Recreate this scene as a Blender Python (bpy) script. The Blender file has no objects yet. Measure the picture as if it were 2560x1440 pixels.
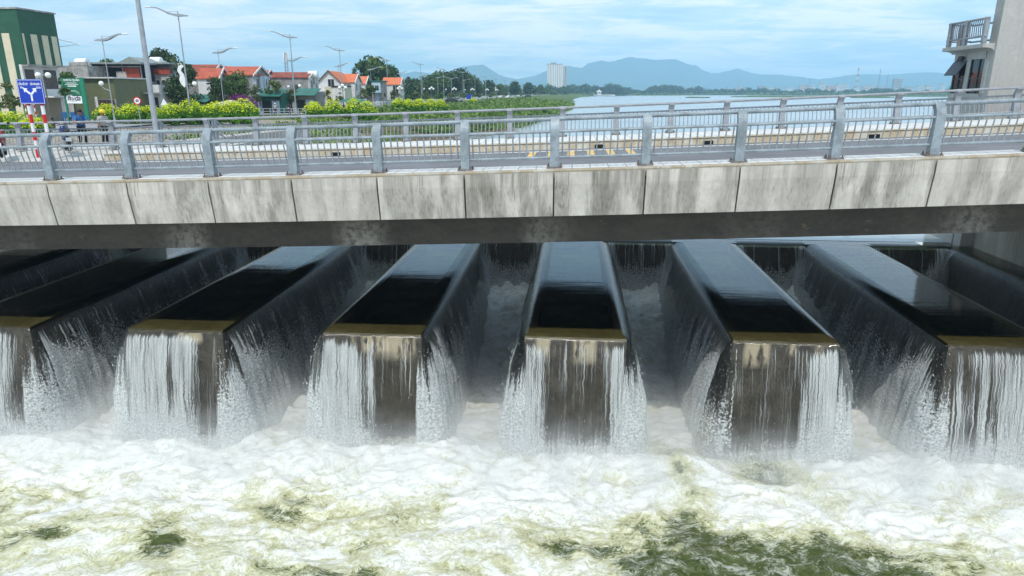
import bpy, math, random
import numpy as np
from mathutils import Vector, Matrix
C = bpy.context.scene.collection
R = math.radians
rng = np.random.default_rng(7); random.seed(7)

# ------------------------------------------------------------------ camera, sky, sun
FPX, CX, CY, PITCH = 1700.0, 1280.0, 720.0, R(16.1)
cd = bpy.data.cameras.new('camera'); cam = bpy.data.objects.new('camera', cd); C.objects.link(cam)
cam.location = (0, 0, 0); cam.rotation_euler = (R(90) - PITCH, 0, 0)
cd.sensor_width = 36; cd.lens = FPX / 2560 * 36; cd.clip_start = 0.1; cd.clip_end = 60000
sc = bpy.context.scene; sc.camera = cam
SUN_EL, SUN_AZ = R(58), R(188)          # azimuth clockwise from +Y
wd = bpy.data.worlds.new('World'); sc.world = wd; wd.use_nodes = True
def build_world():
    nt = wd.node_tree; nt.nodes.clear(); L = nt.links
    def nd(t, **kw):
        n = nt.nodes.new(t)
        for k, v in kw.items():
            if k in n.inputs: n.inputs[k].default_value = v
            else: setattr(n, k, v)
        return n
    def math_(op, a, b=None, clamp=False):
        n = nt.nodes.new('ShaderNodeMath'); n.operation = op; n.use_clamp = clamp
        for i, v in enumerate((a, b)):
            if v is None: continue
            if isinstance(v, (int, float)): n.inputs[i].default_value = v
            else: L.new(v, n.inputs[i])
        return n.outputs[0]
    sky = nd('ShaderNodeTexSky'); sky.sky_type = 'NISHITA'; sky.sun_disc = False
    sky.sun_elevation = SUN_EL; sky.sun_rotation = SUN_AZ
    sky.air_density = 1.0; sky.dust_density = 1.5; sky.ozone_density = 1.5
    b1 = nd('ShaderNodeBackground', Strength=0.15); L.new(sky.outputs[0], b1.inputs[0])
    tc = nd('ShaderNodeTexCoord'); sp = nd('ShaderNodeSeparateXYZ'); L.new(tc.outputs['Generated'], sp.inputs[0])
    x, y, z = sp.outputs
    zz = math_('ADD', math_('MAXIMUM', z, 0.0), 0.09)
    cb = nd('ShaderNodeCombineXYZ'); L.new(math_('DIVIDE', x, zz), cb.inputs[0]); L.new(math_('DIVIDE', y, zz), cb.inputs[1])
    def noise(scale, detail, rough, sx, sy, off, dist=0.0):
        mp = nd('ShaderNodeMapping'); mp.inputs['Scale'].default_value = (sx, sy, 1); mp.inputs['Location'].default_value = off
        L.new(cb.outputs[0], mp.inputs[0])
        n = nd('ShaderNodeTexNoise', Scale=scale, Detail=detail, Roughness=rough, Distortion=dist); L.new(mp.outputs[0], n.inputs['Vector'])
        return n.outputs[0]
    n1 = noise(0.80, 9, 0.56, 0.75, 1.0, (3.1, 1.7, 0), 0.5)
    n2 = noise(2.4, 10, 0.60, 0.8, 1.0, (7.3, 2.2, 4), 0.6)
    s = math_('ADD', math_('ADD', math_('MULTIPLY', n1, 0.66), math_('MULTIPLY', n2, 0.34)), math_('MULTIPLY', math_('SUBTRACT', 0.22, math_('MINIMUM', math_('MAXIMUM', z, 0.0), 0.44)), 0.22))
    rp = nd('ShaderNodeValToRGB'); L.new(s, rp.inputs[0])
    rp.color_ramp.elements[0].position = 0.40; rp.color_ramp.elements[0].color = (0.12,) * 3 + (1,)
    rp.color_ramp.elements[1].position = 0.60; rp.color_ramp.elements[1].color = (0.95,) * 3 + (1,)
    # thin bright veil that thickens to the horizon, and cloud bodies
    cl = nd('ShaderNodeValToRGB'); L.new(s, cl.inputs[0])
    e = cl.color_ramp.elements
    e[0].position = 0.42; e[0].color = (0.47, 0.71, 0.92, 1)
    e[1].position = 0.56; e[1].color = (0.92, 0.955, 1.0, 1)
    m = e.new(0.5); m.color = (0.66, 0.84, 0.96, 1)
    b2 = nd('ShaderNodeBackground', Strength=1.30); L.new(cl.outputs[0], b2.inputs[0])
    mx = nd('ShaderNodeMixShader'); L.new(math_('ADD', math_('MULTIPLY', rp.outputs[0], 0.35), 0.6, True), mx.inputs[0])
    L.new(b1.outputs[0], mx.inputs[1]); L.new(b2.outputs[0], mx.inputs[2])
    o = nd('ShaderNodeOutputWorld'); L.new(mx.outputs[0], o.inputs[0])
build_world()
sl = bpy.data.lights.new('sun', 'SUN'); sl.energy = 3.1; sl.angle = R(0.6); sl.color = (1.0, 0.955, 0.89)
sun = bpy.data.objects.new('sun', sl); C.objects.link(sun)
sd = Vector((math.sin(SUN_AZ) * math.cos(SUN_EL), math.cos(SUN_AZ) * math.cos(SUN_EL), math.sin(SUN_EL)))
sun.rotation_euler = sd.to_track_quat('Z', 'Y').to_euler()
sc.view_settings.view_transform = 'Standard'; sc.view_settings.look = 'None'
sc.view_settings.exposure = 0.0; sc.view_settings.gamma = 1.0
sc.render.engine = 'CYCLES'
sc.cycles.max_bounces = 8; sc.cycles.transparent_max_bounces = 24; sc.cycles.volume_bounces = 2
sc.cycles.caustics_reflective = False; sc.cycles.caustics_refractive = False
sc.cycles.use_denoising = True
sc.cycles.volume_step_rate = 2.0; sc.cycles.volume_max_steps = 128

# ------------------------------------------------------------------ places: pixel rays of the photograph -> points in the world
def ray(px, py):
    u = (px - CX) / FPX; v = (py - CY) / FPX
    return np.array([u, math.cos(PITCH) - v * math.sin(PITCH), -math.sin(PITCH) - v * math.cos(PITCH)])
def onz(px, py, z): r = ray(px, py); return r * (z / r[2])
def onY(px, py, Y): r = ray(px, py); return r * (Y / r[1])
PHI = R(5.0)
S_ = np.array([math.cos(PHI), -math.sin(PHI), 0]); T_ = np.array([math.sin(PHI), math.cos(PHI), 0])
P0 = np.array([-1.04575, 15.52844, 0])                       # foot of a rail post: s = t = 0
def W(s, t, z): return P0 + s * S_ + t * T_ + np.array([0, 0, z])
def zd(s): return -1.715 + .0368 * s + .0004 * s * s         # deck (pavement) level along the bridge
def ont(px, py, t):
    r = ray(px, py); k = np.linalg.solve(np.array([r, -S_, [0, 0, -1]]).T, P0 + t * T_); return k[1], k[2]
def ons(px, py, s):
    r = ray(px, py); k = np.linalg.solve(np.array([r, -T_, [0, 0, -1]]).T, P0 + s * S_); return k[1], k[2]

# ------------------------------------------------------------------ noise in numpy
def _h(i, j, k=0): 
    n = (i * 374761393 + j * 668265263 + k * 2147483647) & 0xffffffff
    n = ((n ^ (n >> 13)) * 1274126177) & 0xffffffff
    return ((n ^ (n >> 16)) & 0xffff) / 65535.0
def vnoise(x, y, seed=0):
    xi = np.floor(x).astype(np.int64); yi = np.floor(y).astype(np.int64); xf = x - xi; yf = y - yi
    u = xf * xf * xf * (xf * (xf * 6 - 15) + 10); v = yf * yf * yf * (yf * (yf * 6 - 15) + 10)
    a = _h(xi, yi, seed); b = _h(xi + 1, yi, seed); c = _h(xi, yi + 1, seed); d = _h(xi + 1, yi + 1, seed)
    return (a + (b - a) * u) * (1 - v) + (c + (d - c) * u) * v
def fbm(x, y, seed=0, octv=5, gain=.5):
    s = 0; a = 1; n = 0
    for o in range(octv):
        s = s + a * vnoise(x * 2 ** o + 17.3 * o, y * 2 ** o - 9.1 * o, seed + o); n += a; a *= gain
    return s / n
def ridge(x, y, seed=0, octv=5):
    s = 0; a = 1; n = 0
    for o in range(octv):
        s = s + a * (1 - np.abs(2 * vnoise(x * 2 ** o, y * 2 ** o, seed + o) - 1)); n += a; a *= .5
    return s / n
def sstep(a, b, x): t = np.clip((x - a) / (b - a), 0, 1); return t * t * (3 - 2 * t)

# ------------------------------------------------------------------ objects, labels
def tag(o, label=None, cat=None, group=None, kind=None):
    if label: o['label'] = label
    if cat: o['category'] = cat
    if group: o['group'] = group
    if kind: o['kind'] = kind
    return o
def thing(name, loc, label, cat, group=None, rz=0):
    o = bpy.data.objects.new(name, None); C.objects.link(o); o.location = loc; o.rotation_euler = (0, 0, rz)
    o.empty_display_size = .2
    return tag(o, label, cat, group)
def struct(o, kind='structure', label=None): o['kind'] = kind; (label and tag(o, label)); return o
def copy_tree(o, parent=None):
    c = o.copy(); C.objects.link(c); c.parent = parent
    for ch in list(o.children): copy_tree(ch, c)
    return c
class MB:
    def __init__(s): s.v = []; s.f = []; s.n = 0; s.uv = None
    def add(s, v, f):
        v = np.asarray(v, float).reshape(-1, 3); s.v.append(v); s.f += [tuple(int(i) + s.n for i in q) for q in f]; s.n += len(v); return s
    def box(s, c, d, rz=0, M=None, taper=1.0):
        x, y, z = [k / 2 for k in d]
        p = np.array([(-x, -y, -z), (x, -y, -z), (x, y, -z), (-x, y, -z), (-x * taper, -y * taper, z), (x * taper, -y * taper, z), (x * taper, y * taper, z), (-x * taper, y * taper, z)])
        if M is not None: p = p @ np.array(M).T
        if rz: k, q = math.cos(rz), math.sin(rz); p = p @ np.array([[k, q, 0], [-q, k, 0], [0, 0, 1]])
        return s.add(p + np.array(c), [(0, 3, 2, 1), (4, 5, 6, 7), (0, 1, 5, 4), (1, 2, 6, 5), (2, 3, 7, 6), (3, 0, 4, 7)])
    def box8(s, pts): return s.add(pts, [(0, 3, 2, 1), (4, 5, 6, 7), (0, 1, 5, 4), (1, 2, 6, 5), (2, 3, 7, 6), (3, 0, 4, 7)])
    def prism(s, loop0, loop1):
        n = len(loop0); s.add(np.vstack([loop0, loop1]), [(i, (i + 1) % n, n + (i + 1) % n, n + i) for i in range(n)] + [tuple(range(n))[::-1], tuple(range(n, 2 * n))]); return s
    def tube(s, pts, r, seg=8, cap=True, sq=(1, 1)):
        pts = [np.array(p, float) for p in pts]; n = len(pts); rr = r if hasattr(r, '__len__') else [r] * n
        vs = []
        up0 = None
        for i in range(n):
            d = pts[min(i + 1, n - 1)] - pts[max(i - 1, 0)]; d /= np.linalg.norm(d) + 1e-9
            up = np.array([0, 0, 1.]) if abs(d[2]) < .95 else np.array([0, 1., 0])
            if up0 is not None and abs(np.dot(up0, d)) < .9: up = up0
            a = np.cross(d, up); a /= np.linalg.norm(a); b = np.cross(a, d); up0 = b
            for k in range(seg):
                w = 2 * math.pi * k / seg; vs.append(pts[i] + rr[i] * (a * math.cos(w) * sq[0] + b * math.sin(w) * sq[1]))
        f = [(i * seg + k, i * seg + (k + 1) % seg, (i + 1) * seg + (k + 1) % seg, (i + 1) * seg + k) for i in range(n - 1) for k in range(seg)]
        if cap: f += [tuple(range(seg))[::-1], tuple(range((n - 1) * seg, n * seg))]
        return s.add(vs, f)
    def lathe(s, prof, c=(0, 0, 0), seg=16):
        vs = []
        for r, z in prof:
            for k in range(seg): w = 2 * math.pi * k / seg; vs.append((c[0] + r * math.cos(w), c[1] + r * math.sin(w), c[2] + z))
        n = len(prof)
        f = [(i * seg + k, i * seg + (k + 1) % seg, (i + 1) * seg + (k + 1) % seg, (i + 1) * seg + k) for i in range(n - 1) for k in range(seg)]
        f += [tuple(range(seg))[::-1], tuple(range((n - 1) * seg, n * seg))]
        return s.add(vs, f)
    def ball(s, c, r, seg=14, rings=9, sc_=(1, 1, 1)):
        p = [(max(1e-3, math.sin(math.pi * i / rings)), -math.cos(math.pi * i / rings)) for i in range(rings + 1)]
        n0 = s.n; s.lathe(p, (0, 0, 0), seg); s.v[-1] = s.v[-1] * (np.array(sc_) * r) + np.array(c); return s
    def grid(s, P):                                         # P: (m, n, 3)
        m, n = P.shape[:2]
        return s.add(P.reshape(-1, 3), [(i * n + j, i * n + j + 1, (i + 1) * n + j + 1, (i + 1) * n + j) for i in range(m - 1) for j in range(n - 1)])
    def obj(s, name, mat, parent=None, smooth=False, bevel=0, local=False, attrs=None, uv=None, angle=None):
        me = bpy.data.meshes.new(name); V = np.vstack(s.v)
        if parent is not None and not local:
            M = Matrix.Translation(parent.location) @ parent.rotation_euler.to_matrix().to_4x4()
            q = parent
            while q.parent is not None:
                q = q.parent; M = (Matrix.Translation(q.location) @ q.rotation_euler.to_matrix().to_4x4()) @ M
            Mi = np.array(M.inverted()); V = V @ Mi[:3, :3].T + Mi[:3, 3]
        me.from_pydata(V.tolist(), [], s.f); me.update()
        if attrs:
            for k, a in attrs.items():
                at = me.attributes.new(k, 'FLOAT', 'POINT'); at.data.foreach_set('value', np.asarray(a, np.float32).ravel())
        if uv is not None:
            ul = me.uv_layers.new(name='UVMap'); idx = np.zeros(len(me.loops), np.int32); me.loops.foreach_get('vertex_index', idx)
            ul.data.foreach_set('uv', np.asarray(uv, np.float32)[idx].ravel())
        if smooth: me.polygons.foreach_set('use_smooth', [True] * len(me.polygons))
        me.materials.append(mat)
        o = bpy.data.objects.new(name, me); C.objects.link(o); o.parent = parent
        if bevel:
            b = o.modifiers.new('bevel', 'BEVEL'); b.width = bevel; b.segments = 2; b.limit_method = 'ANGLE'; b.angle_limit = R(35)
        if angle: 
            try: me.set_sharp_from_angle(angle=R(angle))
            except Exception: pass
        return o

# ------------------------------------------------------------------ materials
class NT:
    def __init__(s, name):
        s.m = bpy.data.materials.new(name); s.m.use_nodes = True; s.t = s.m.node_tree; s.t.nodes.clear(); s.L = s.t.links
        s.out = s.t.nodes.new('ShaderNodeOutputMaterial')
    def put(s, sock, v):
        if v is None: return
        if hasattr(v, 'is_output') or isinstance(v, bpy.types.NodeSocket): s.L.new(v, sock)
        else: 
            if hasattr(sock.default_value, '__len__') and not hasattr(v, '__len__'): v = [v] * len(sock.default_value)
            if hasattr(v, '__len__') and len(v) == 3 and len(sock.default_value) == 4: v = (*v, 1)
            sock.default_value = v
    def n(s, typ, props=None, **inp):
        nd = s.t.nodes.new('ShaderNode' + typ)
        for k, v in (props or {}).items(): setattr(nd, k, v)
        for k, v in inp.items():
            k = k.replace('_', ' ')
            s.put(nd.inputs[k] if k in nd.inputs else nd.inputs[int(k[1:])], v)
        return nd
    def co(s, which='Object', scale=(1, 1, 1), loc=(0, 0, 0), rot=(0, 0, 0)):
        v = s.n('TexCoord').outputs[which] if which != 'Position' else s.n('NewGeometry').outputs['Position']
        return s.n('Mapping', None, Vector=v, Scale=scale, Location=loc, Rotation=rot).outputs[0]
    def noise(s, vec, scale, detail=5, rough=.55, dist=0.0, fac=True):
        return s.n('TexNoise', None, Vector=vec, Scale=scale, Detail=detail, Roughness=rough, Distortion=dist).outputs[0 if fac else 1]
    def math(s, op, a, b=None, c=None, clamp=False):
        nd = s.t.nodes.new('ShaderNodeMath'); nd.operation = op; nd.use_clamp = clamp
        for i, v in enumerate((a, b, c)): s.put(nd.inputs[i], v)
        return nd.outputs[0]
    def ss(s, x, a, b, lo=0., hi=1.):
        nd = s.t.nodes.new('ShaderNodeMapRange'); nd.interpolation_type = 'SMOOTHSTEP'
        for k, v in (('Value', x), ('From Min', a), ('From Max', b), ('To Min', lo), ('To Max', hi)): s.put(nd.inputs[k], v)
        return nd.outputs[0]
    def mix(s, a, b, f, blend='MIX'):
        nd = s.t.nodes.new('ShaderNodeMix'); nd.data_type = 'RGBA'; nd.blend_type = blend
        s.put(nd.inputs[0], f); s.put(nd.inputs[6], a); s.put(nd.inputs[7], b); return nd.outputs[2]
    def attr(s, name, out='Fac'): return s.n('Attribute', {'attribute_name': name}).outputs[out]
    def bump(s, h, strength=.3, dist=.02, normal=None): return s.n('Bump', None, Height=h, Strength=strength, Distance=dist, Normal=normal).outputs[0]
    def bsdf(s, color, rough=.6, metal=0., normal=None, spec=.5, **kw):
        b = s.n('BsdfPrincipled', None, Base_Color=color, Roughness=rough, Metallic=metal, Normal=normal, **kw)
        s.put(b.inputs['Specular IOR Level'], spec); return b.outputs[0]
    def done(s, sh, vol=None):
        if sh is not None: s.L.new(sh, s.out.inputs[0])
        if vol is not None: s.L.new(vol, s.out.inputs[1])
        return s.m
    def mixsh(s, a, b, f): return s.n('MixShader', None, _0=f, _1=a, _2=b).outputs[0]
_pm = {}
def pm(name, col, rough=.6, metal=0., var=.18, scale=2.5, bump=0.0, spec=.4, tint=None):
    if name in _pm: return _pm[name]
    N = NT(name); v = N.co('Object')
    n1 = N.noise(v, scale, 8, .6); n2 = N.noise(v, scale * 7, 4, .6)
    k = N.math('ADD', N.math('MULTIPLY', n1, .7), N.math('MULTIPLY', n2, .3))
    dark = tuple(c * (1 - var * 1.6) for c in col); lite = tuple(min(1, c * (1 + var)) for c in col)
    if tint: dark = tint
    c = N.mix(dark, lite, N.ss(k, .32, .66))
    nb = N.bump(N.noise(v, scale * 12, 6, .6), bump, .02) if bump else None
    _pm[name] = N.done(N.bsdf(c, rough, metal, nb, spec)); return _pm[name]

def concrete(name, base, streak, moss, amount=.6, bright=1.0, vscale=(6, 6, .20)):
    N = NT(name); rnd = N.n('ObjectInfo').outputs['Random']; off = N.n('CombineXYZ', None, X=N.math('MULTIPLY', rnd, 37.), Y=N.math('MULTIPLY', rnd, 11.), Z=N.math('MULTIPLY', rnd, 5.)).outputs[0]
    v = N.n('VectorMath', {'operation': 'ADD'}, _0=N.co('Object'), _1=off).outputs[0]; st = N.n('Mapping', None, Vector=v, Scale=vscale).outputs[0]
    amount_ = amount; amount = N.math('MULTIPLY', N.ss(N.math('FRACT', N.math('MULTIPLY', rnd, 7.31)), 0, 1, .55, 1.1), amount_)
    fine = N.noise(v, 9, 10, .7); big = N.noise(v, .9, 6, .6, .5); s1 = N.noise(st, 2.2, 3, .55, .0); s2 = N.noise(N.n('Mapping', None, Vector=v, Scale=(vscale[0] * 3.2, vscale[1] * 3.2, vscale[2] * .9)).outputs[0], 2.0, 2, .5)
    patch = N.noise(N.n('Mapping', None, Vector=v, Scale=(1, 1, .7)).outputs[0], .85, 5, .62, 1.2)
    band = N.noise(N.n('Mapping', None, Vector=v, Scale=(vscale[0] * .42, vscale[1] * .42, vscale[2] * 1.1)).outputs[0], 1.0, 4, .6)
    dirt = N.math('MULTIPLY', N.ss(band, .36, .60), N.ss(patch, .30, .56, .40, 1))
    c = N.mix(tuple(k * .86 for k in base), base, N.ss(fine, .3, .7))
    c = N.mix(c, tuple(min(1, k * 1.25) for k in base), N.ss(big, .5, .72, 0, .8))
    c = N.mix(c, tuple(k * 1.85 for k in streak), N.math('MULTIPLY', dirt, N.math('MULTIPLY', amount, .88)))
    c = N.mix(c, streak, N.math('MULTIPLY', N.math('MULTIPLY', N.ss(s2, .50, .72), N.ss(band, .38, .60, .15, 1)), N.math('MULTIPLY', amount, .62)))
    c = N.mix(c, moss, N.math('MULTIPLY', N.math('MULTIPLY', N.ss(s1, .52, .72), N.ss(N.noise(v, .55, 5, .6), .47, .62)), N.math('MULTIPLY', amount, .75)))
    c = N.mix(c, (.10, .09, .075), N.ss(N.noise(v, 26, 3, .6), .70, .78, 0, .5))
    return N.done(N.bsdf(c, .85, 0, N.bump(fine, .25, .01), .25))
M_fascia = concrete('fascia_concrete', (.51, .48, .43), (.11, .104, .09), (.13, .126, .085), 1.0)
M_tower = concrete('tower_concrete', (.43, .43, .41), (.25, .245, .22), (.30, .28, .2), .6, vscale=(3, 3, .4))
M_kerb = concrete('kerb_concrete', (.50, .465, .40), (.20, .155, .095), (.22, .19, .11), .95)
M_wall = concrete('abutment_concrete', (.42, .40, .34), (.16, .15, .12), (.15, .16, .08), .8)
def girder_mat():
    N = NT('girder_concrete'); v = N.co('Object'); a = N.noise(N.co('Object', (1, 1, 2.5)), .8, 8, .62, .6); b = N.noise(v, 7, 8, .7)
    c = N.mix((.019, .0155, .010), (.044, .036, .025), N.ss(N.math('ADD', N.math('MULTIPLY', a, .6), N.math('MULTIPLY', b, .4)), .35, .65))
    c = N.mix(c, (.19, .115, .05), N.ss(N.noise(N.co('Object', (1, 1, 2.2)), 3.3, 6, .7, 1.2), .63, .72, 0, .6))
    c = N.mix(c, (.36, .34, .29), N.math('MULTIPLY', N.math('MULTIPLY', N.attr('pale_spot'), N.ss(b, .3, .62)), .6))  # evenly spaced pale spots low on the girder face
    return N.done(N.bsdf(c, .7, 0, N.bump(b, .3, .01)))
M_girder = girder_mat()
M_steel = pm('painted_steel', (.225, .270, .295), .48, 0, .22, 4, .08, .45)
M_plate = pm('rusting_base_steel', (.17, .165, .16), .6, 0, .3, 9, .2, .3, (.10, .055, .03))
M_steel2 = pm('weathered_steel_paint', (.27, .29, .315), .5, 0, .14, 3, .05, .4)
def asphalt(name, col):
    N = NT(name); v = N.co('Object'); f = N.noise(v, 60, 4, .8); b = N.noise(v, .5, 6, .6); g = N.noise(N.co('Object', (.25, 3, 1), rot=(0, 0, PHI)), 1.3, 5, .6)
    c = N.mix(tuple(k * .72 for k in col), tuple(k * 1.2 for k in col), N.ss(N.math('ADD', N.math('MULTIPLY', f, .35), N.math('ADD', N.math('MULTIPLY', b, .35), N.math('MULTIPLY', g, .3))), .36, .64))
    return N.done(N.bsdf(c, .85, 0, N.bump(f, .3, .01), .3))
M_asphalt = asphalt('asphalt', (.165, .165, .175))
M_road2 = asphalt('pale_road', (.30, .30, .31))
def tiles(name, col, gap, scale):
    N = NT(name); v = N.co('Object', rot=(0, 0, PHI))
    br = N.n('TexBrick', None, Vector=v, Color1=(*col, 1), Color2=tuple(k * .88 for k in col) + (1,), Mortar=(*gap, 1), Scale=scale, Mortar_Size=.022)
    br.inputs['Brick Width'].default_value = 1.0; br.inputs['Row Height'].default_value = 1.0; br.offset = 0
    c = N.mix(br.outputs[0], tuple(k * .8 for k in col), N.ss(N.noise(v, 2.2, 8, .65), .45, .7, 0, .5))
    return N.done(N.bsdf(c, .75, 0, None, .3))
M_pave = tiles('paving_tiles', (.66, .65, .63), (.13, .12, .11), 2.5)
M_white = pm('white_road_paint', (.78, .77, .73), .7, 0, .12, 4)
M_yellow = pm('yellow_road_paint', (.64, .42, .14), .7, 0, .15, 4)

# ------------------------------------------------------------------ the road bridge
def sgrid(a, b, n): return np.linspace(a, b, n)
def slab(name, mat, s0, s1, prof, parent=None, step=1.0, **kw):   # a (t, dz) profile swept along the bridge, dz from the deck level
    mb = MB(); ss_ = sgrid(s0, s1, max(2, int((s1 - s0) / step) + 1)); n = len(prof)
    vs = [W(s, t, zd(s) + dz) for s in ss_ for t, dz in prof]
    f = [(i * n + k, i * n + (k + 1) % n, (i + 1) * n + (k + 1) % n, (i + 1) * n + k) for i in range(len(ss_) - 1) for k in range(n)]
    f += [tuple(range(n))[::-1], tuple(range((len(ss_) - 1) * n, len(ss_) * n))]
    mb.add(vs, f); return mb.obj(name, mat, parent, **kw)
BS0, BS1 = -21.0, 28.0
bridge = thing('road_bridge', W(0, 5.5, -4), 'long grey concrete road bridge with stained panelled edge crossing over the waterfalls', 'bridge')
for i in range(-11, 14):
    a, b = 2 * i, 2 * i + 2
    slab('fascia_panel', M_fascia, a + .016, b - .016, [(-.25, -.03), (-.245, -.34), (-.12, -1.07), (.30, -1.07), (.30, -.03)], bridge, bevel=.008)
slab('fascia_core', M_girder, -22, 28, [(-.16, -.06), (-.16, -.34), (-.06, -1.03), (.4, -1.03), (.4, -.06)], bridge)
def girder(name, t0, t1, z0, z1, spots=True):
    mb = MB(); ss_ = sgrid(-22, 28, 300); prof = [(t0, z0), (t0, (z0 + z1) / 2), (t0, z1), (t1, z1), (t1, z0)]; n = 5
    vs = [W(s, t, zd(s) + dz) for s in ss_ for t, dz in prof]; at = []
    for s in ss_:
        d = abs(((s + 2.65 + 2.3) % 4.6) - 2.3)
        w = max(0, 1 - (d / .75) ** 2) * (0.55 + .45 * math.sin(s * 1.7)) if spots else 0
        at += [0, w * .7, w, 0, 0]
    f = [(i * n + k, i * n + (k + 1) % n, (i + 1) * n + (k + 1) % n, (i + 1) * n + k) for i in range(len(ss_) - 1) for k in range(n)]
    f += [tuple(range(n))[::-1], tuple(range((len(ss_) - 1) * n, len(ss_) * n))]
    mb.add(vs, f); mb.obj(name, M_girder, bridge, attrs={'pale_spot': at})
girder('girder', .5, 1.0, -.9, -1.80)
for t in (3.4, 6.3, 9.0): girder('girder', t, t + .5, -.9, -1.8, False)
girder('girder', 10.7, 11.15, -.5, -2.95, False)  # unseen upstream edge, deepened to cut off the sky reflected in the pools
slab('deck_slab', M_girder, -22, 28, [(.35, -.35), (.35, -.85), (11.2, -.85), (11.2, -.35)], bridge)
slab('near_kerb', M_kerb, -22, 28, [(-.27, -.034), (-.27, -.004), (.60, 0), (.68, -.03), (.70, -.3), (-.1, -.3)], bridge)
near_pave = slab('pavement', M_pave, -22, 28, [(-.16, .004), (.57, .008), (.57, .004), (-.16, .0)]); struct(near_pave)
KS = -14.6                                                     # the far kerb ends here: the riverside road joins
slab('far_kerb', M_kerb, KS, 28, [(8.32, -.02), (8.36, -.07), (8.28, -.27), (8.9, -.27), (11.25, -.27), (11.25, -.02), (8.42, 0)], bridge, bevel=.02)
fp = slab('pavement', M_pave, KS, 28, [(8.5, .006), (11.2, .006), (11.2, .0), (8.5, .0)]); struct(fp)
for s in (-5.9, 3.3, 6.9, 12.2, 17.1): slab('drain_opening', pm('black_hole', (.012, .011, .01), .9), s - .16, s + .16, [(8.22, -.245), (8.22, -.13), (8.36, -.13), (8.36, -.245)], bridge)
rd = slab('road', M_asphalt, -60, 28, [(.69, -.27), (8.31, -.25), (8.31, -.32), (.69, -.32)]); struct(rd)
ln = slab('road_line', M_white, -14, 28, [(7.52, -.246), (7.66, -.246), (7.66, -.25), (7.52, -.25)]); struct(ln)
ln = slab('road_line', M_white, -60, -4.5, [(1.25, -.262), (1.37, -.262), (1.37, -.266), (1.25, -.266)]); struct(ln)
for k in range(6):
    s = 1.0 + k * .62
    o = slab('rumble_marking', M_yellow, s, s + .22, [(5.25, -.252), (7.45, -.2475), (7.45, -.252), (5.25, -.257)]); struct(o)
# the edge of the paving seen as joints, and the junction ground where the far kerb stops
# ------------------------------------------------------------------ railings of the bridge
def bezier(p0, p1, p2, p3, n):
    u = np.linspace(0, 1, n)[:, None]; p0, p1, p2, p3 = [np.array(p, float) for p in (p0, p1, p2, p3)]
    return (1 - u) ** 3 * p0 + 3 * u * (1 - u) ** 2 * p1 + 3 * u * u * (1 - u) * p2 + u ** 3 * p3
def railing(name, label, t0, s0, s1, mat, flip=1, nb=12):
    root = thing(name, W(s0, t0, zd(s0)), label, 'railing', 'steel railings along the bridge')
    # side profile of a post (t, z): straight foot, belly outwards, head curled back over the walkway
    outer = np.vstack([[(-.105, 0.02)], bezier((-.105, .2), (-.11, .60), (-.145, .70), (-.13, .84), 7), bezier((-.12, .88), (-.09, .98), (-.03, 1.06), (.05, 1.12), 6)])
    inner = np.vstack([bezier((.125, 1.03), (.06, .97), (.02, .92), (.015, .80), 6), bezier((.015, .74), (.02, .6), (.075, .4), (.085, .2), 6), [(.09, .02)]])
    prof = np.vstack([outer, inner]); hw = .098
    S = np.arange(s0, s1 + .01, 2.0)
    for s in S:
        z = zd(s); lo = [W(s - hw, t0 + flip * t, z + h) for t, h in prof]; hi = [W(s + hw, t0 + flip * t, z + h) for t, h in prof]
        if flip < 0: lo, hi = hi, lo
        mb = MB(); mb.prism(np.array(lo), np.array(hi)); p = mb.obj('post', mat, root, bevel=.008)
        mb = MB(); mb.box(W(s, t0 - .0 * flip, z + .022), (.34, .27, .028), -PHI)
        for du in (-.14, .14):
            for dt in (-.095, .095):
                c = W(s + du, t0 + dt, z); mb.tube([c + [0, 0, .03], c + [0, 0, .10]], .014, 6); mb.tube([c + [0, 0, .036], c + [0, 0, .062]], .027, 6)
        mb.obj('base_plate', M_plate, p)
    def run(nm, t, h, r):
        mb = MB(); ss_ = np.arange(s0 - 1.0, s1 + 1.01, .5); mb.tube([W(s, t0 + flip * t, zd(s) + h) for s in ss_], r, 12); mb.obj(nm, mat, root, smooth=True)
    run('top_rail', .06, 1.065, .044); run('middle_rail', -.09, .80, .030); run('bottom_rail', -.01, .235, .030)
    for s in np.arange(s0 - 2, s1 + .01, 2.0):
        mb = MB()
        for k in range(nb):
            x = s + .098 + (2 - .196) * (k + .5) / nb
            if x < s0 - 1 or x > s1 + 1: continue
            bz = bezier((-.09, .80), (-.115, .60), (.02, .44), (-.01, .235), 9)
            mb.tube([W(x, t0 + flip * t, zd(x) + h) for t, h in bz], .0165, 6, False)
        if mb.n: mb.obj('baluster_panel', mat, root, smooth=True)
    return root
railing('bridge_railing', 'blue grey steel railing with curved posts on the bridge edge above the waterfalls', .0, -20, 26, M_steel)
railing('bridge_railing', 'duller grey steel railing beyond the bridge road, on its upstream kerb', 11.0, -20, 26, M_steel2, -1)

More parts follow.
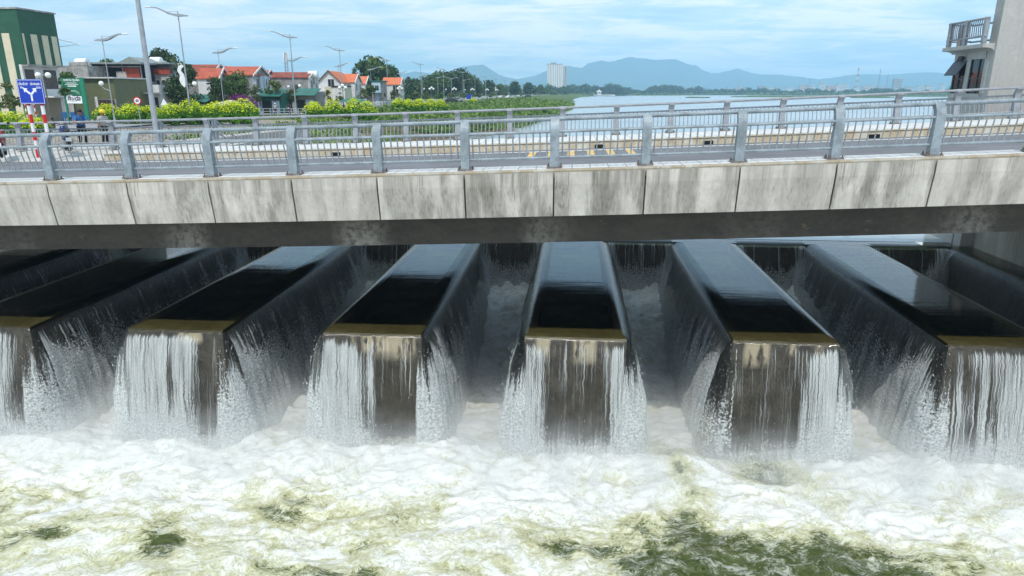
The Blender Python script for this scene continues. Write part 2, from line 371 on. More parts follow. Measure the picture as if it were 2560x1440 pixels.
# ------------------------------------------------------------------ the labyrinth weir
ZC, ZW, ZD = -6.14, -6.0, -9.25             # crest, water over it, tail water
PITCHK, KW, TB = 5.35, 2.64, 12.8
KEYS = [-3, -2, -1, 0, 1, 2, 3]
def kS(k): return 1.27 + PITCHK * (k - 1)
def kF(k): return 1.24 + .03 * kS(k)
def wetwall():
    N = NT('wet_concrete'); v = N.co('Object'); a = N.noise(v, 1.6, 8, .65, .6); b = N.noise(N.co('Object', (1, 1, .5)), 9, 6, .65, 1.0)
    w = N.n('TexVoronoi', {'feature': 'SMOOTH_F1'}, Vector=N.co('Object', (1, 1, 2.0)), Scale=4.5)
    c = N.mix((.030, .024, .019), (.105, .087, .070), N.ss(N.math('ADD', N.math('MULTIPLY', a, .55), N.math('MULTIPLY', b, .45)), .34, .66))
    c = N.mix(c, (.05, .042, .034), N.ss(w.outputs[0], .1, .45, .6, 0))
    c = N.mix(c, (.55, .47, .35), N.math('MULTIPLY', N.attr('bright_tone'), N.ss(N.noise(N.co('Object', (1, 1, .35)), 5, 5, .6), .36, .52)))  # sunlit patches below the crest, put into the wall colour
    return N.done(N.bsdf(c, .28, 0, N.bump(b, .6, .03), .5))
M_wet = wetwall()
def algae():
    N = NT('algae_concrete'); v = N.co('Object'); a = N.noise(v, 6, 8, .7); b = N.noise(v, 1.1, 4, .6)
    c = N.mix((.078, .064, .034), (.165, .138, .078), N.ss(N.math('ADD', N.math('MULTIPLY', a, .6), N.math('MULTIPLY', b, .4)), .35, .65))
    return N.done(N.bsdf(c, .6, 0, N.bump(a, .4, .01)))
M_algae = algae()
M_deep = pm('deep_murky_water', (.16, .18, .07), .6, 0, .3, 1.2)
keys = {}
for k in KEYS:
    sL = kS(k); sR = sL + KW; tF = kF(k); tw = .28

    r = thing('weir_key', W(sL + KW / 2, tF, ZD - 1), '', 'weir', 'finger walls of the weir')
    keys[k] = r
    names = {-3: 'left-hand weir finger half hidden in the dark under the bridge, beyond the streaky one', -2: 'weir finger cut by the left border with streaks of white water on its end',
             -1: 'weir finger whose end is wholly veiled in white streaks, second from the left', 0: 'weir finger left of the middle one, its brown end wall bare at right',
             1: 'middle weir finger, seen end on between two foaming gaps', 2: 'weir finger right of the middle one, brown end wall bare at left', 3: 'weir finger at the right with streaky end, before the abutment'}
    tag(r, names[k])
    mb = MB(); nz = 24; ns = 40; at = []
    Pg = np.array([[W(sL + (sR - sL) * i / ns, tF, ZD - 1.2 + (ZC - .06 - ZD + 1.2) * j / nz) for i in range(ns + 1)] for j in range(nz + 1)])
    mb.grid(Pg)
    sun_spans = {0: [(.28, .33, .5), (.38, .95, .55)], 1: [(.10, .27, .55), (.47, .72, .6), (.78, .83, .45)], 2: [(.10, .37, .65), (.50, .62, .4), (.78, .86, .5)], -1: [(.5, .8, .3)]}.get(k, [])  # spans and depths of the painted sunlit patches across each end wall
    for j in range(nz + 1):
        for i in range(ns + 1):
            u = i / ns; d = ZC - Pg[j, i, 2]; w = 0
            for a, b, dep in sun_spans:
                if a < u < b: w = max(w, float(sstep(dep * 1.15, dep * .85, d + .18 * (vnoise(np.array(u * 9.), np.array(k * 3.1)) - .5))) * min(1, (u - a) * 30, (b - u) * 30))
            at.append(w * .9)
    # top lip and returns close the slab
    n0 = mb.n; 
    mb.add([W(sL, tF, ZC - .06), W(sR, tF, ZC - .06), W(sR, tF + .06, ZC), W(sL, tF + .06, ZC)], [(0, 1, 2, 3)]); at += [0] * 4
    mb.add([W(sL, tF + .7, ZD - 1.2), W(sR, tF + .7, ZD - 1.2), W(sR, tF + .7, ZC - .5), W(sL, tF + .7, ZC - .5)], [(0, 3, 2, 1)]); at += [0] * 4
    mb.obj('end_wall', M_wet, r, attrs={'bright_tone': at})
    for x0, x1 in ((sL, sL + tw), (sR - tw, sR)):
        mb = MB(); mb.box8([W(x0, tF + .004, ZD - 1.2), W(x1, tF + .004, ZD - 1.2), W(x1, TB + .3, ZD - 1.2), W(x0, TB + .3, ZD - 1.2), W(x0, tF + .004, ZC - .07), W(x1, tF + .004, ZC - .07), W(x1, TB + .3, ZC - .07), W(x0, TB + .3, ZC - .07)])
        mb.obj('side_wall', M_wet, r, attrs={'bright_tone': [0] * 8})
    mb = MB(); c = .07
    o = [(sL + .02, tF + .06), (sR - .02, tF + .06), (sR - .02, TB + .3), (sR - tw, TB + .3), (sR - tw, tF + .88), (sL + tw, tF + .88), (sL + tw, TB + .3), (sL + .02, TB + .3)]
    mb.add([W(a, b, ZC) for a, b in o], [(0, 1, 4, 5), (1, 2, 3, 4), (0, 5, 6, 7)])
    mb.add([W(a, b, ZC) for a, b in ((sL + tw, tF + .88), (sR - tw, tF + .88))] + [W(a, b, ZC - .6) for a, b in ((sR - tw, tF + .88), (sL + tw, tF + .88))], [(0, 1, 2, 3)])
    mb.add([W(sL + tw, tF + .88, ZC), W(sL + tw, TB, ZC), W(sL + tw, TB, ZC - .6), W(sL + tw, tF + .88, ZC - .6)], [(0, 1, 2, 3)])
    mb.add([W(sR - tw, tF + .88, ZC), W(sR - tw, TB, ZC), W(sR - tw, TB, ZC - .6), W(sR - tw, tF + .88, ZC - .6)], [(3, 2, 1, 0)])
    mb.obj('crest', M_algae, r)
    mb = MB(); mb.add([W(sL + tw, tF + .86, ZC - .5), W(sR - tw, tF + .86, ZC - .5), W(sR - tw, TB + .3, ZC - .5), W(sL + tw, TB + .3, ZC - .5)], [(0, 1, 2, 3)])
    mb.obj('channel_floor', M_deep, r)
# rear sills in the gaps
sills = {}
for k in KEYS[:-1] + [3]:
    a = kS(k) + KW; b = kS(k + 1) if k < 3 else 17.55
    r = thing('weir_sill', W((a + b) / 2, TB, ZD - 1), {-3: 'dark back sill in the gap nearest the left pier', -2: 'back sill of the gap left of the fully veiled weir finger', -1: 'back sill of the gap just right of the fully veiled weir finger', 0: 'back sill of the gap left of the middle weir finger', 1: 'back sill of the gap right of the middle weir finger', 2: 'back sill of the gap left of the right-hand weir finger', 3: 'back sill of the gap beside the right abutment'}[k], 'sill', 'back sills between the weir fingers')
    mb = MB(); mb.box8([W(a + .003, TB, ZD - 1.2), W(b - .003, TB, ZD - 1.2), W(b - .003, TB + .28, ZD - 1.2), W(a + .003, TB + .28, ZD - 1.2), W(a + .003, TB, ZC - .01), W(b - .003, TB, ZC - .01), W(b - .003, TB + .28, ZC - .01), W(a + .003, TB + .28, ZC - .01)])
    mb.obj('sill_wall', M_wet, r, attrs={'bright_tone': [0] * 8}); sills[k] = r

def clear_water(name, rough, tint, ripple, scale_vec, aer=False):
    N = NT(name)
    if not aer:
        v = N.co('Object', scale_vec, rot=(0, 0, PHI)); h = N.math('ADD', N.noise(v, 2.4, 6, .55, .6), N.math('MULTIPLY', N.noise(v, 7, 3, .5, .3), .10))
        nb = N.bump(h, ripple, .13)
        fr = N.n('Fresnel', None, IOR=1.42, Normal=nb).outputs[0]
        g = N.n('BsdfGlossy', None, Color=(1, 1, 1, 1), Roughness=rough, Normal=nb).outputs[0]
        t = N.n('BsdfTransparent', None, Color=(*tint, 1)).outputs[0]
        return N.done(N.mixsh(t, g, fr))
M_pool = clear_water('pool_water', .0, (.66, .68, .52), .045, (.16, 1.9, 1))
# clear film that breaks up into white water; u, v of the uv map are metres along the crest and metres fallen
def fall_mat():
    N = NT('falling_water'); uv = N.n('UVMap').outputs[0]
    def M(sx, sy, lx=0): return N.n('Mapping', None, Vector=uv, Scale=(sx, sy, 1), Location=(lx, 0, 0)).outputs[0]
    wob = N.noise(M(.7, 1.6), 3, 3, .6, fac=False)
    uvw = N.n('VectorMath', {'operation': 'MULTIPLY_ADD'}, _0=wob, _1=(.10, 0, 0), _2=uv).outputs[0]
    def MW(sx, sy, lx=0): return N.n('Mapping', None, Vector=uvw, Scale=(sx, sy, 1), Location=(lx, 0, 0)).outputs[0]
    s1 = N.noise(MW(15, .20), 1, 4, .62); s2 = N.noise(MW(62, .55, 5), 1, 4, .65); s3 = N.noise(MW(3.2, .3, 9), 1, 3, .5)
    lace = N.noise(MW(8, 4.5), 1.6, 9, .70, 1.6); lace2 = N.noise(MW(30, 20), 1, 6, .72, .8)
    rough_ = N.attr('rough'); A = N.attr('aer')
    stre = N.math('ADD', N.math('MULTIPLY', s1, .46), N.math('ADD', N.math('MULTIPLY', s2, .36), N.math('MULTIPLY', s3, .18)))
    lac = N.math('ADD', N.math('MULTIPLY', lace, .5), N.math('MULTIPLY', lace2, .5))
    pat = N.math('ADD', N.math('MULTIPLY', stre, N.math('SUBTRACT', 1, rough_)), N.math('MULTIPLY', lac, rough_))
    # contrast of the pattern stretched about .5
    patc = N.ss(pat, .30, .70)
    thr = N.math('SUBTRACT', 1.03, A)
    wd_ = N.math('SUBTRACT', .18, N.math('MULTIPLY', rough_, .11))
    al = N.ss(patc, N.math('SUBTRACT', thr, wd_), N.math('ADD', thr, wd_))
    fine = N.ss(N.noise(MW(105, .8, 3), 1, 3, .6), .36, .60, .38, 1.0); al = N.math('MULTIPLY', al, N.math('ADD', N.math('MULTIPLY', fine, N.math('SUBTRACT', 1, rough_)), N.math('MULTIPLY', rough_, N.ss(lace2, .38, .58, .35, 1))))
    h = N.math('ADD', N.math('MULTIPLY', stre, 1.0), N.math('MULTIPLY', lac, N.math('MULTIPLY', rough_, 1.2)))
    live = N.ss(N.attr('fall'), -.02, .5, .04, 1)
    nb = N.n('Bump', None, Height=h, Strength=N.math('MULTIPLY', live, N.math('SUBTRACT', .8, N.math('MULTIPLY', rough_, .45))), Distance=.08).outputs[0]
    fr = N.n('Fresnel', None, IOR=1.33, Normal=nb).outputs[0]
    g = N.n('BsdfGlossy', None, Color=(1, 1, 1, 1), Roughness=N.math('MULTIPLY', live, .22), Normal=nb).outputs[0]
    tr = N.n('BsdfTransparent', None, Color=N.mix((.66, .68, .52), (.90, .90, .86), N.ss(N.attr('fall'), 0, .25))).outputs[0]
    film = N.mixsh(tr, g, N.math('MULTIPLY', fr, N.ss(N.attr('fall'), .02, .6, .9, .55)))
    col = N.mix((.74, .80, .80), (.93, .95, .94), N.ss(lace2, .35, .65))
    d = N.n('BsdfDiffuse', None, Color=col, Roughness=.6, Normal=nb).outputs[0]; tl = N.n('BsdfTranslucent', None, Color=col).outputs[0]
    white = N.mixsh(d, tl, .38)
    white = N.mixsh(white, g, .06)
    return N.done(N.mixsh(film, white, N.math('MULTIPLY', al, N.ss(A, .02, .12, 0, .90))))
M_fall = fall_mat()
V0, VZ = .95, .35
def fall_pos(tau): return V0 * tau, VZ * tau + 4.905 * tau * tau
TAU = .80
def fall_profile(nv):
    pr = [(-.42, 0, 0), (-.28, -.004, .14), (-.16, -.02, .26), (-.07, -.05, .35), (0, -.10, .43)]
    for i in range(1, nv + 1):
        o, d = fall_pos(TAU * i / nv); pr.append((o, -.10 - d, .43 + math.hypot(o, d)))
    return pr
def nappe(path, prof_fn, name, parent, jit, seed, box=None):
    """path: list of (s, t, ns, nt, u); prof_fn(u, fallen, q) -> aer, rough"""
    prof = fall_profile(30); V = []; UV = []; A = []; Rg = []; FA = []
    U = np.array([p[4] for p in path])
    ridg = (fbm(U * 9, U * 0 + seed, seed, 3) - .5)
    for j, (o, dz, v) in enumerate(prof):
        fall = max(0, -dz)
        wig = fbm(U * 5, np.full_like(U, v * 1.3 + seed), seed + 5, 4) - .5
        for i, (s, t, ns, nt_, u) in enumerate(path):
            oo = o + (ridg[i] * .05 + wig[i] * jit * min(1, fall / 2)) * min(1, fall * 1.5) if o > 0 else o
            s2, t2 = s + ns * oo, t + nt_ * oo
            if box and oo < 0: s2 = min(max(s2, box[0] - oo), box[1] + oo); t2 = max(t2, box[2] - oo)
            V.append(W(s2, t2, ZW + dz)); FA.append(fall); UV.append((u, v + seed * 3.7))
            a, r_ = prof_fn(i, u, fall); A.append(a); Rg.append(r_)
    n = len(path); mb = MB()
    mb.add(V, [(j * n + i, (j + 1) * n + i, (j + 1) * n + i + 1, j * n + i + 1) for j in range(len(prof) - 1) for i in range(n - 1)])
    return mb.obj(name, M_fall, parent, smooth=True, attrs={'aer': A, 'rough': Rg, 'fall': FA}, uv=UV)
FRONT = {   # whiteness across the front of each finger, from left to right (u, aeration)
    -3: [(0, .5), (1, .5)], -2: [(0, .45), (.5, .62), (.72, .52), (1, .42)], -1: [(0, .40), (.10, .72), (.38, .78), (.55, .58), (.72, .52), (.80, .26), (1, .34)],
    0: [(0, .30), (.06, .74), (.26, .86), (.36, .55), (.50, .38), (.62, .22), (.85, .18), (.95, .4), (1, .5)], 1: [(0, .5), (.06, .72), (.16, .62), (.24, .34), (.34, .20), (.74, .17), (.82, .34), (.9, .72), (1, .55)],
    2: [(0, .2), (.06, .19), (.5, .17), (.57, .22), (.64, .36), (.74, .55), (.84, .80), (.95, .72), (1, .35)], 3: [(0, .35), (.1, .36), (.4, .5), (.7, .58), (1, .6)]}
for k in KEYS:
    sL = kS(k); sR = sL + KW; tF = kF(k); path = []; rc = .06
    n_side = 150; n_front = 130; n_c = 16
    L1 = TB - tF - rc
    for i in range(n_side): x = i / n_side; path.append((sL, TB - L1 * x, -1, 0, L1 * x, 0))
    u = L1
    for i in range(n_c): w = math.pi / 2 * i / n_c; path.append((sL + rc - rc * math.cos(w), tF + rc - rc * math.sin(w), -math.cos(w), -math.sin(w), u + .5 * i / n_c, 1)) 
    u += .5; Lf = KW - 2 * rc
    for i in range(n_front): x = i / n_front; path.append((sL + rc + Lf * x, tF, 0, -1, u + Lf * x, 2))
    u += Lf
    for i in range(n_c): w = math.pi / 2 * i / n_c; path.append((sR - rc + rc * math.sin(w), tF + rc - rc * math.cos(w), math.sin(w), -math.cos(w), u + .5 * i / n_c, 3))
    u += .5
    for i in range(n_side + 1): x = i / n_side; path.append((sR, tF + rc + L1 * x, 1, 0, u + L1 * x, 4))
    fx, fy = zip(*FRONT[k])
    def pf(i, u, fall, path=path, k=k, tF=tF, L1=L1, fx=fx, fy=fy):
        s, t, ns, nt_, _, zone = path[i]; dd = t - tF
        if zone in (0, 4):                       # side curtains: thin streaks above, lace lower down and near the front
            near = math.exp(-max(0, dd) / 3.2)
            edge = .30 + .72 * max(0, dd)        # below this slanted line the curtain near the front turns white
            edge += 1.1 * (float(wob_[min(int(fall * 12), 39), i]) - .5); lowb = float(sstep(edge - .2, edge + .5, fall))
            a = .33 * float(sstep(.05, .5, fall)) + .14 * near * min(1, fall) + .34 * lowb * math.exp(-max(0, dd - .3) / 3.5) + .34 * float(sstep(.6, 2.6, fall))
            r_ = float(sstep(.25, 1.2, fall)) * .9
            if dd > 9.5: a += .18 * min(1, fall)
        elif zone in (1, 3):
            q = (fy[0] if zone == 1 else fy[-1]); a = q * float(sstep(.15, 1.1, fall)) + .42 * float(sstep(.7, 2.4, fall)); r_ = .15 + .55 * float(sstep(.9, 2.3, fall))
        else:
            x = (s - sL_[k]) / KW; q = float(np.interp(x, fx, fy))
            edge = min(x, 1 - x) * 2.2
            lo = .10 + .25 * abs(x - .5) if False else .12
            a = q * float(sstep(lo, lo + .25 + .9 * (q > .45) * min(x, 1 - x) * (1 if k in (0, 1, 2) else 0), fall)) + .07 * float(sstep(.02, .1, fall)) + .42 * float(sstep(2.35, 3.1, fall)) * (1 - q)
            r_ = .5 * float(sstep(2.1, 3.0, fall)) + (.25 * float(sstep(1., 2.4, fall)) if q > .4 else 0)
        if fall <= .06: a = 0
        a += (float(wob_[min(int(fall * 12), 39), i]) - .5) * .42 * min(1, a * 3)
        return min(.80, max(0, a)), r_
    uu_ = np.array([p_[4] for p_ in path]); wob_ = fbm(np.tile(uu_ * 2.6, (40, 1)), np.tile(np.arange(40)[:, None] / 12 * .55 + k * 9.7, (1, len(path))), 5 + k, 4)
    sL_ = globals().setdefault('sL_', {}); sL_[k] = sL
    fname = {-3: 'dim curtain of water in the dark beyond the left border finger', -2: 'streaky waterfall cut by the left border', -1: 'wide white streaked waterfall veiling the whole end of its weir finger', 0: 'waterfall left of the middle one, white at left with bare wall showing at right',
             1: 'middle waterfall, glassy with white strips at both edges', 2: 'waterfall right of the middle one, glassy at left and white at right', 3: 'streaky waterfall at the right border with wavy white strands'}[k]
    r = thing('waterfall', W(sL + KW / 2, tF, ZC), fname, 'waterfall', 'waterfalls off the weir fingers')
    nappe([p[:5] for p in path], pf, 'water_sheet', r, .16, 11 + 7 * k + 30, (sL, sR, tF))
for k in KEYS:
    a = kS(k) + KW; b = kS(k + 1) if k < 3 else 17.55
    pth = [(a + (b - a) * i / 60, TB, 0, -1, (b - a) * i / 60) for i in range(61)]
    r = thing('waterfall', W((a + b) / 2, TB, ZC), {-3: 'dark back fall in the gap near the left pier', -2: 'back fall in the gap left of the fully veiled finger', -1: 'back fall in the gap right of the fully veiled finger', 0: 'dark back fall in the gap left of the middle finger', 1: 'dark back fall in the gap right of the middle finger', 2: 'back fall in the gap left of the right-hand finger', 3: 'back fall beside the right abutment'}[k], 'waterfall', 'back falls in the gaps of the weir')
    nappe(pth, lambda i, u, f: ((.30 + .50 * float(sstep(.5, 1.8, f)) + .35 * float(sstep(.5, .0, min(u, (kS(1) - kS(0) - KW) - u) - .25 * f)) if f > .05 else 0), float(sstep(.4, 1.5, f))), 'water_sheet', r, .25, 70 + k)
# one more half finger along the right abutment
r = thing('weir_key', W(17.9, 8, ZD - 1), 'half weir finger running along the right abutment wall', 'weir', 'finger walls of the weir')
mb = MB(); mb.box8([W(17.55, 1.9, ZD - 1.2), W(17.83, 1.9, ZD - 1.2), W(17.83, TB + .3, ZD - 1.2), W(17.55, TB + .3, ZD - 1.2), W(17.55, 1.9, ZC), W(17.83, 1.9, ZC), W(17.83, TB + .3, ZC), W(17.55, TB + .3, ZC)]); mb.obj('side_wall', M_wet, r, attrs={'bright_tone': [0] * 8})
mb = MB(); mb.add([W(17.8, 1.9, ZC - .5), W(18.6, 1.9, ZC - .5), W(18.6, TB, ZC - .5), W(17.8, TB, ZC - .5)], [(0, 1, 2, 3)]); mb.obj('channel_floor', M_deep, r)
pth = [(17.55, TB + .2 - 10.9 * i / 140, -1, 0, 10.9 * i / 140) for i in range(141)]
r = thing('waterfall', W(17.55, 7, ZC), 'dark curtain falling along the right abutment, smooth and glossy at its lip', 'waterfall', 'waterfalls off the weir fingers')
nappe(pth, lambda i, u, f: ((.10 + .3 * float(sstep(1.0, 3, f)) + .35 * math.exp(-u) if f > .05 else 0), float(sstep(.6, 1.8, f))), 'water_sheet', r, .12, 95)

# smooth water running over each finger (flat part, inside the rim)
mb = MB()
for k in KEYS + [99]:
    if k == 99: a, b, t0, t1 = 17.97, 18.5, 1.9, TB + .3
    else: a, b, t0, t1 = kS(k) + .42, kS(k) + KW - .42, kF(k) + .42, TB + .02
    mb.add([W(a, t0, ZW), W(b, t0, ZW), W(b, t1, ZW), W(a, t1, ZW)], [(0, 1, 2, 3)])
    if k != 99: 
        c = kS(k) + KW + .0; d = kS(k + 1) if k < 3 else 17.55
        # upstream strip between the finger mouths up to the sill
        mb.add([W(c - .42, TB + .42, ZW), W(d + .42, TB + .42, ZW), W(d + .42, 13.6, ZW), W(c - .42, 13.6, ZW)], [(0, 1, 2, 3)])
        mb.add([W(a, TB + .02, ZW), W(b, TB + .02, ZW), W(b, 13.6, ZW), W(a, 13.6, ZW)], [(0, 1, 2, 3)])
        mb.add([W(c - .42, TB, ZW), W(c, TB, ZW), W(c, TB + .42, ZW), W(c - .42, TB + .42, ZW)], [(0, 1, 2, 3)])
        mb.add([W(d, TB, ZW), W(d + .42, TB, ZW), W(d + .42, TB + .42, ZW), W(d, TB + .42, ZW)], [(0, 1, 2, 3)])
pw = mb.obj('weir_water', M_pool); struct(pw)
mb = MB(); mb.add([W(-30, TB + .26, ZC - .64), W(18.5, TB + .26, ZC - .64), W(18.5, 24, ZC - .64), W(-30, 24, ZC - .64)], [(0, 1, 2, 3)]); struct(mb.obj('river_bed', M_deep))
mb = MB()
for k in KEYS:
    a, b = kS(k) + KW + .003, (kS(k + 1) if k < 3 else 17.55) - .003
    mb = MB(); mb.box8([W(x, y, z) for z in (ZC - .008, ZC + .0) for x, y in ((a, TB + .002), (b, TB + .002), (b, TB + .30), (a, TB + .30))]); mb.obj('crest', M_deep, sills[k])

# ------------------------------------------------------------------ abutments under the bridge
def bbox(name, mat, parent, s0, s1, t0, t1, z0, z1, **kw):
    mb = MB(); mb.box8([W(s0, t0, z0), W(s1, t0, z0), W(s1, t1, z0), W(s0, t1, z0), W(s0, t0, z1), W(s1, t0, z1), W(s1, t1, z1), W(s0, t1, z1)])
    return mb.obj(name, mat, parent, **kw)
r = thing('abutment_wall', W(22, 7, -11), 'pale concrete abutment wall under the right end of the bridge', 'wall')
bbox('wall_body', M_wall, r, 18.55, 30, .9, 14.5, -11, -3.0); bbox('wall_ledge', M_wall, r, 18.2, 18.55, 1.2, 14.4, -11, -6.45)
r = thing('bridge_pier', W(-20, 12.6, -11), 'shaded concrete pier under the left end of the bridge', 'pier')
bbox('pier_body', M_wall, r, -23.5, -17.2, 11.3, 15.4, -11, -2.9, bevel=.05)

# ------------------------------------------------------------------ tail water: churned foam
def tail_water():
    nx, ny = 560, 420
    X = np.linspace(-24, 24, nx); Yv = 8.6 + (30.2 - 8.6) * np.linspace(0, 1, ny) ** 1.25
    XX, YY = np.meshgrid(X, Yv)
    Pw = np.stack([XX, YY], -1); rel = Pw - P0[:2]
    s = rel @ S_[:2]; t = rel @ T_[:2]
    wx = fbm(XX * .45, YY * .45, 3) - .5; wy = fbm(XX * .45 + 40, YY * .45, 9) - .5
    a = XX + 2.6 * wx; b = YY + 2.6 * wy
    impact = np.exp(-((t - .45 - .03 * s) / .85) ** 2)
    churn = .35 + .65 * sstep(-5.5, -.3, t)
    z = ZD - .1 + .30 * churn * (fbm(a * .55, b * .75, 21) - .5) * 1.5 + .20 * churn * (ridge(a * .95, b * 1.3, 31, 5) - .55) + .16 * (fbm(a * 2.6, b * 3.2, 41, 4) - .5) * churn
    z += .26 * impact * (.5 + fbm(XX * .9, YY * .9, 51)) 
    z += 1.5 * sstep(5.5, 12.6, t) * (.8 + .4 * fbm(a * 1.3, b * 1.3, 88, 3)) + .12 * sstep(5, 8, t) * (fbm(XX * 5, YY * 5, 99, 3) - .5) + .22 * sstep(2, 5, t) * (ridge(a * 1.9, b * 1.6, 89, 5) - .5) + .10 * (fbm(a * 5.2, b * 6.0, 61, 3) - .5) * churn + 0.10 * impact * np.maximum(0, ridge(XX * 2.4, YY * 2.4, 71, 4) - .62) * 2.2
    # foam cover: high at the falls, broken lower down; clear olive pools at the places seen in the photograph
    F = .40 + .16 * sstep(-3.4, -1.0, t) + .10 * impact
    def pool(px, py, rx, ry, amt, rot=0.0):
        c = onz(px, py, ZD); dx = XX - c[0]; dy = YY - c[1]; k, q = math.cos(rot), math.sin(rot)
        u = (dx * k + dy * q) / rx; v = (-dx * q + dy * k) / ry
        return amt * np.exp(-(u * u + v * v) ** 1.3)
    for p in [(1960, 1380, 2.1, 1.0, .64, -.06), (1790, 1440, 1.9, .5, .5), (2240, 1440, 1.6, .6, .35, -.2), (1700, 1180, .45, 1.3, .50, .2), (1730, 1300, .55, .9, .56), (1905, 1190, .80, .6, .58), (1990, 1165, .5, .4, .3), (1650, 1410, .9, .5, .35), (1000, 1120, .6, .45, .25),
              (400, 1350, .5, .9, .33, .3), (740, 1270, 1.1, .5, .34), (850, 1440, 1.0, .5, .46), (690, 1420, .8, .4, .3), (980, 1290, .8, .4, .28), (60, 1330, 1.1, .4, .26), (1450, 1360, 1.6, .6, .24), (1560, 1300, 1.0, .4, .16), (2330, 1390, 1.3, .6, .22), (2400, 1240, .8, .35, .14), (1090, 1330, .9, .35, .15), (560, 1390, 1.1, .4, .15), (1440, 1080, .9, .35, .22), (250, 1370, 1.2, .35, .16), (150, 1230, .8, .3, .12)]:
        F = F - pool(*p)
    crest = sstep(.52, .74, ridge(a * .95, b * 1.3, 31, 5))
    F = F + .16 * (crest - .4)
    gap = sstep(1.5, 6, t); F = F - .06 * gap + .26 * sstep(7, 11, t)
    P = np.stack([XX, YY, z], -1)
    mb = MB(); mb.grid(P)
    N = NT('churned_water'); v0 = N.co('Object')
    w1 = N.noise(v0, .55, 4, .55, fac=False)
    v = N.n('VectorMath', {'operation': 'MULTIPLY_ADD'}, _0=w1, _1=(1.7, 1.7, 1.0), _2=v0).outputs[0]
    def M(sx, sy, sz=1): return N.n('Mapping', None, Vector=v, Scale=(sx, sy, sz)).outputs[0]
    big = N.noise(M(.75, 1.25), .62, 6, .60, .7); mid = N.noise(M(1, 1.7), 2.3, 10, .68, .5); fin = N.noise(M(1, 1.5), 11, 9, .75, .3)
    veins = N.math('ABSOLUTE', N.math('SUBTRACT', N.noise(M(1, 1.6), 1.5, 9, .62, .5), .5)); vn = N.ss(veins, 0.0, .075, 1, 0)
    veins2 = N.math('ABSOLUTE', N.math('SUBTRACT', N.noise(M(1.1, 1.6), 3.7, 8, .6, .6), .5)); vn2 = N.ss(veins2, 0.0, .07, 1, 0)
    f = N.attr('foam')
    fib = N.noise(M(1.2, 4.5), 4.2, 8, .7, .9); fl = N.ss(N.math('ABSOLUTE', N.math('SUBTRACT', fib, .5)), 0, .06, 1, 0)
    def dev(x, k): return N.math('MULTIPLY', N.math('SUBTRACT', x, .5), k)
    q = N.math('ADD', f, N.math('ADD', dev(big, 1.15), N.math('ADD', dev(mid, .50), dev(fin, .26))))
    q = N.math('ADD', q, N.math('ADD', N.math('MULTIPLY', vn2, .10), N.math('MULTIPLY', fl, .12)))
    olive = N.mix((.034, .052, .012), (.085, .108, .030), N.ss(fib, .35, .65))
    cream = N.mix((.34, .335, .155), (.60, .59, .40), N.ss(N.math('ADD', N.math('MULTIPLY', fin, .6), N.math('MULTIPLY', fib, .4)), .36, .62))
    c = N.mix(olive, cream, N.ss(q, .06, .36))
    c = N.mix(c, N.mix((.54, .555, .50), (.80, .81, .80), N.ss(N.math('ADD', N.math('MULTIPLY', fin, .5), N.math('MULTIPLY', mid, .5)), .40, .58)), N.ss(q, .34, .66))
    flk = N.math('MULTIPLY', N.math('MAXIMUM', N.math('MULTIPLY', vn, .8), N.math('MULTIPLY', fl, .9)), N.ss(N.math('ADD', N.math('MULTIPLY', mid, .6), N.math('MULTIPLY', fin, .4)), .47, .60))
    c = N.mix(c, (.66, .68, .60), N.math('MULTIPLY', flk, .75))
    hb = N.math('ADD', N.math('MULTIPLY', mid, .6), N.math('ADD', N.math('MULTIPLY', fin, .45), N.math('MULTIPLY', vn, .12)))
    nb = N.bump(hb, .30, .10)
    rough = N.ss(q, .1, .5, .10, .75)
    wt = N.done(N.bsdf(c, rough, 0, nb, .5))
    o = mb.obj('tail_water', wt, None, smooth=True, attrs={'foam': F}); struct(o, 'structure', 'churning white and olive water below the falls'); return o
tail_water()

# flying drops and torn water at the feet and edges of the falls
def spray():
    n = 56000; pts = []; rad = []
    for _ in range(n):
        k = rng.integers(-3, 4); sL = kS(k); tF = kF(k); q = rng.random(); fall = 3.1 * rng.random() ** .55
        tau = (-VZ + math.sqrt(VZ * VZ + 2 * 9.81 * fall)) / 9.81; o = V0 * tau * (1 + rng.normal(0, .16)) + abs(rng.normal(0, .05))
        if q < .36:
            fall = 2.5 + .8 * rng.random(); tau = (-VZ + math.sqrt(VZ * VZ + 2 * 9.81 * fall)) / 9.81; o = V0 * tau * (1 + rng.normal(0, .12)); s, t = sL + KW * rng.random(), tF - o
        elif q < .70:
            side = rng.random() < .5; dd = rng.exponential(2.2); s = sL - o if side else sL + KW + o; t = tF + dd
        else:
            w = rng.random() * math.pi / 2; left = rng.random() < .5
            s = sL - o * math.cos(w) if left else sL + KW + o * math.cos(w); t = tF - o * math.sin(w)
        if rng.random() < .45: t -= rng.exponential(.6); fall = 3.25 - rng.exponential(.30)
        pts.append(W(s + rng.normal(0, .03), t + rng.normal(0, .05), ZW - .1 - fall)); rad.append(float(np.clip(rng.lognormal(-5.55, .5), .002, .011)))
    pts = np.array(pts); rad = np.array(rad)
    base = np.array([(1, 0, -.7), (-.5, .87, -.7), (-.5, -.87, -.7), (0, 0, 1.4)])
    st = 1 + 1.6 * rng.random(n)
    V = (pts[:, None, :] + base[None] * rad[:, None, None] * np.stack([np.ones(n), np.ones(n), st], -1)[:, None, :]).reshape(-1, 3)
    idx = np.arange(n)[:, None, None] * 4 + np.array([(0, 2, 1), (0, 1, 3), (1, 2, 3), (2, 0, 3)])[None]
    mb = MB(); mb.v = [V]; mb.f = [tuple(q) for q in idx.reshape(-1, 3).tolist()]; mb.n = len(V)
    o = mb.obj('spray', pm('spray_white', (.9, .92, .92), .4, 0, .02), None); struct(o, 'stuff', 'white drops flying off the falls')
spray()
